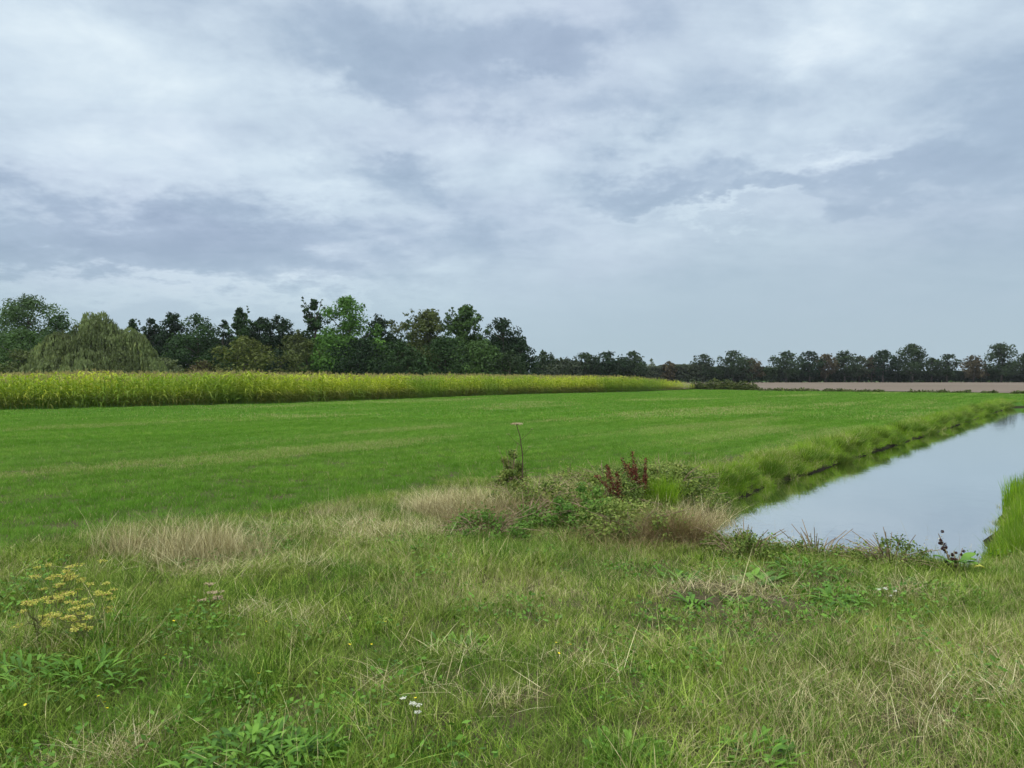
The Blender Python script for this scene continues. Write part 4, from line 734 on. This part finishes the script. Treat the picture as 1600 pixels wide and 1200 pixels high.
leafy('dock_rosette', 'green rosette in front of the burdock', 1455, 925, 24, (.08, .14), (.018, .03), 872, spread=.10, rise=(.6, 1.2))
leafy('leafy_weed', 'fresh green weed between the bare patch and the near shore', 1255, 905, 60, (.07, .13), (.014, .024), 873, spread=.24, h_=.07)
# burdock
g = np.random.default_rng(880); x0, y0 = gpt(1492, 893); e = empty('burdock_plant', (x0, y0, float(hgt(x0, y0)))); tag(e, 'burdock with dark burrs and round leaves at the right shore', 'burdock'); sm_ = MB(); br = MB(); lf = MB()
for (dx_, h_, nb) in [(-.13, .34, 9), (-.10, .27, 6), (.0, .20, 5), (.07, .22, 4), (-.06, .16, 5)]:
    P = np.array([(0, 0, 0), (dx_*.4, -.01, h_*.45), (dx_, 0, h_)]); tube(sm_, P, [.006, .005, .003], 5)
    for i in range(nb):
        t = g.uniform(.4, 1.02); c = np.array([np.interp(t, [0, .5, 1], P[:, 0]), 0, np.interp(t, [0, .5, 1], P[:, 2])])+g.normal(0, .022, 3); n = 34; dv = g.normal(0, 1, (n, 3)); dv /= np.linalg.norm(dv, axis=1)[:, None]; leaves(br, g, c+dv*.010, dv, .010, 1.6, None, .4)
for (ax, ay, az, L, wd, ri, dr_) in [(.02, -.02, -.5, .13, .10, .5, .3), (.07, 0, .2, .13, .10, .9, .5), (-.02, -.06, -1.6, .14, .11, .5, .3), (-.03, -.03, -2.2, .12, .09, .6, .5), (.06, -.04, -1.0, .11, .08, .3, .3), (-.05, 0, 2.8, .11, .07, .8, .5)]: big_leaf(lf, g, np.array([ax, ay, .11]), az, L, wd, ri, dr_, g.uniform(.3, .9), 7)
sm_.obj('stem', M['drystem'], e); br.obj('burr_heads', M['burr'], e); lf.obj('leaves', M['broad'], e, True)
yl = MB(); big_leaf(yl, g, np.array([.13, -.06, .07]), -.3, .08, .07, .9, .9, .5, 7); o = yl.obj('yellow_leaf', M['yellow'], e, True); o['label'] = 'yellowed burdock leaf'
# reed clump on the right
g = np.random.default_rng(890); e = empty('reed_clump', (7.04, 10.80, WZ)); tag(e, 'dark green reeds standing in the water at the right edge', 'reeds'); mb = MB(); n = 1100; px_ = g.uniform(-.05, .9, n); roots = np.stack([px_, g.uniform(-.3, .12, n)+.9*px_, np.zeros(n)], 1); blades(mb, g, n, 0, (.42, .70), (.009, .015), .06, .10, 6, roots); mb.obj('blades', M['lush'], e)
# buttercups
bc = MB(); g = np.random.default_rng(900)
for k in range(5): a = 6.283*k/5; big_leaf(bc, g, np.array([0, 0, .20]), a, .007, .006, .5, .2, g.uniform(0, 1), 4)
bcm = bc.mesh('petals', M['petal']); st = MB(); tube(st, [(0, 0, 0), (.004, 0, .10), (0, 0, .20)], [.0015, .0012, .001], 4); stm = st.mesh('stem', M['stem'])
for i, (px, py) in enumerate([(67, 1095), (178, 1095), (156, 1118), (150, 1128), (402, 978), (252, 990), (388, 1092), (580, 1005), (848, 1025), (882, 1030), (614, 981), (284, 1034), (530, 1022), (656, 1120), (856, 1030)]):
    x0, y0 = gpt(px, py+52); e = empty('buttercup', (x0, y0, float(hgt(x0, y0)))); s = rng.uniform(.9, 1.25); e.scale = (s, s, s); e.rotation_euler = (rng.normal(0, .25), rng.normal(0, .25), rng.uniform(0, 6)); tag(e, 'tiny yellow buttercup dotted in the foreground grass', 'wildflower', 'small yellow flowers in the grass')
    for nm, me in (('petals', bcm), ('stem', stm)): o = bpy.data.objects.new(nm, me); C.objects.link(o); o.parent = e

# ------------------------------------------------------------------ air
hb = MB(); hx, hy0, hy1, hz0, hz1 = 6100, -500, 9100, -4, 30
v = [(-hx, hy0, hz0), (hx, hy0, hz0), (hx, hy1, hz0), (-hx, hy1, hz0), (-hx, hy0, hz1), (hx, hy0, hz1), (hx, hy1, hz1), (-hx, hy1, hz1)]
hb.add(v, quads=[(0, 3, 2, 1), (4, 5, 6, 7), (0, 1, 5, 4), (1, 2, 6, 5), (2, 3, 7, 6), (3, 0, 4, 7)])
hm = bpy.data.materials.new('thin_air'); hm.use_nodes = True; N = NT(hm.node_tree); N.n.clear(); pv = N.new('ShaderNodeVolumePrincipled')
pv.inputs['Color'].default_value = (.85, .92, 1, 1); pv.inputs['Density'].default_value = .00010; N.l.new(pv.outputs[0], N.new('ShaderNodeOutputMaterial').inputs['Volume'])
h = hb.obj('haze', hm); tag(h, 'thin blue-grey air softening the far trees', 'haze', None, 'stuff')
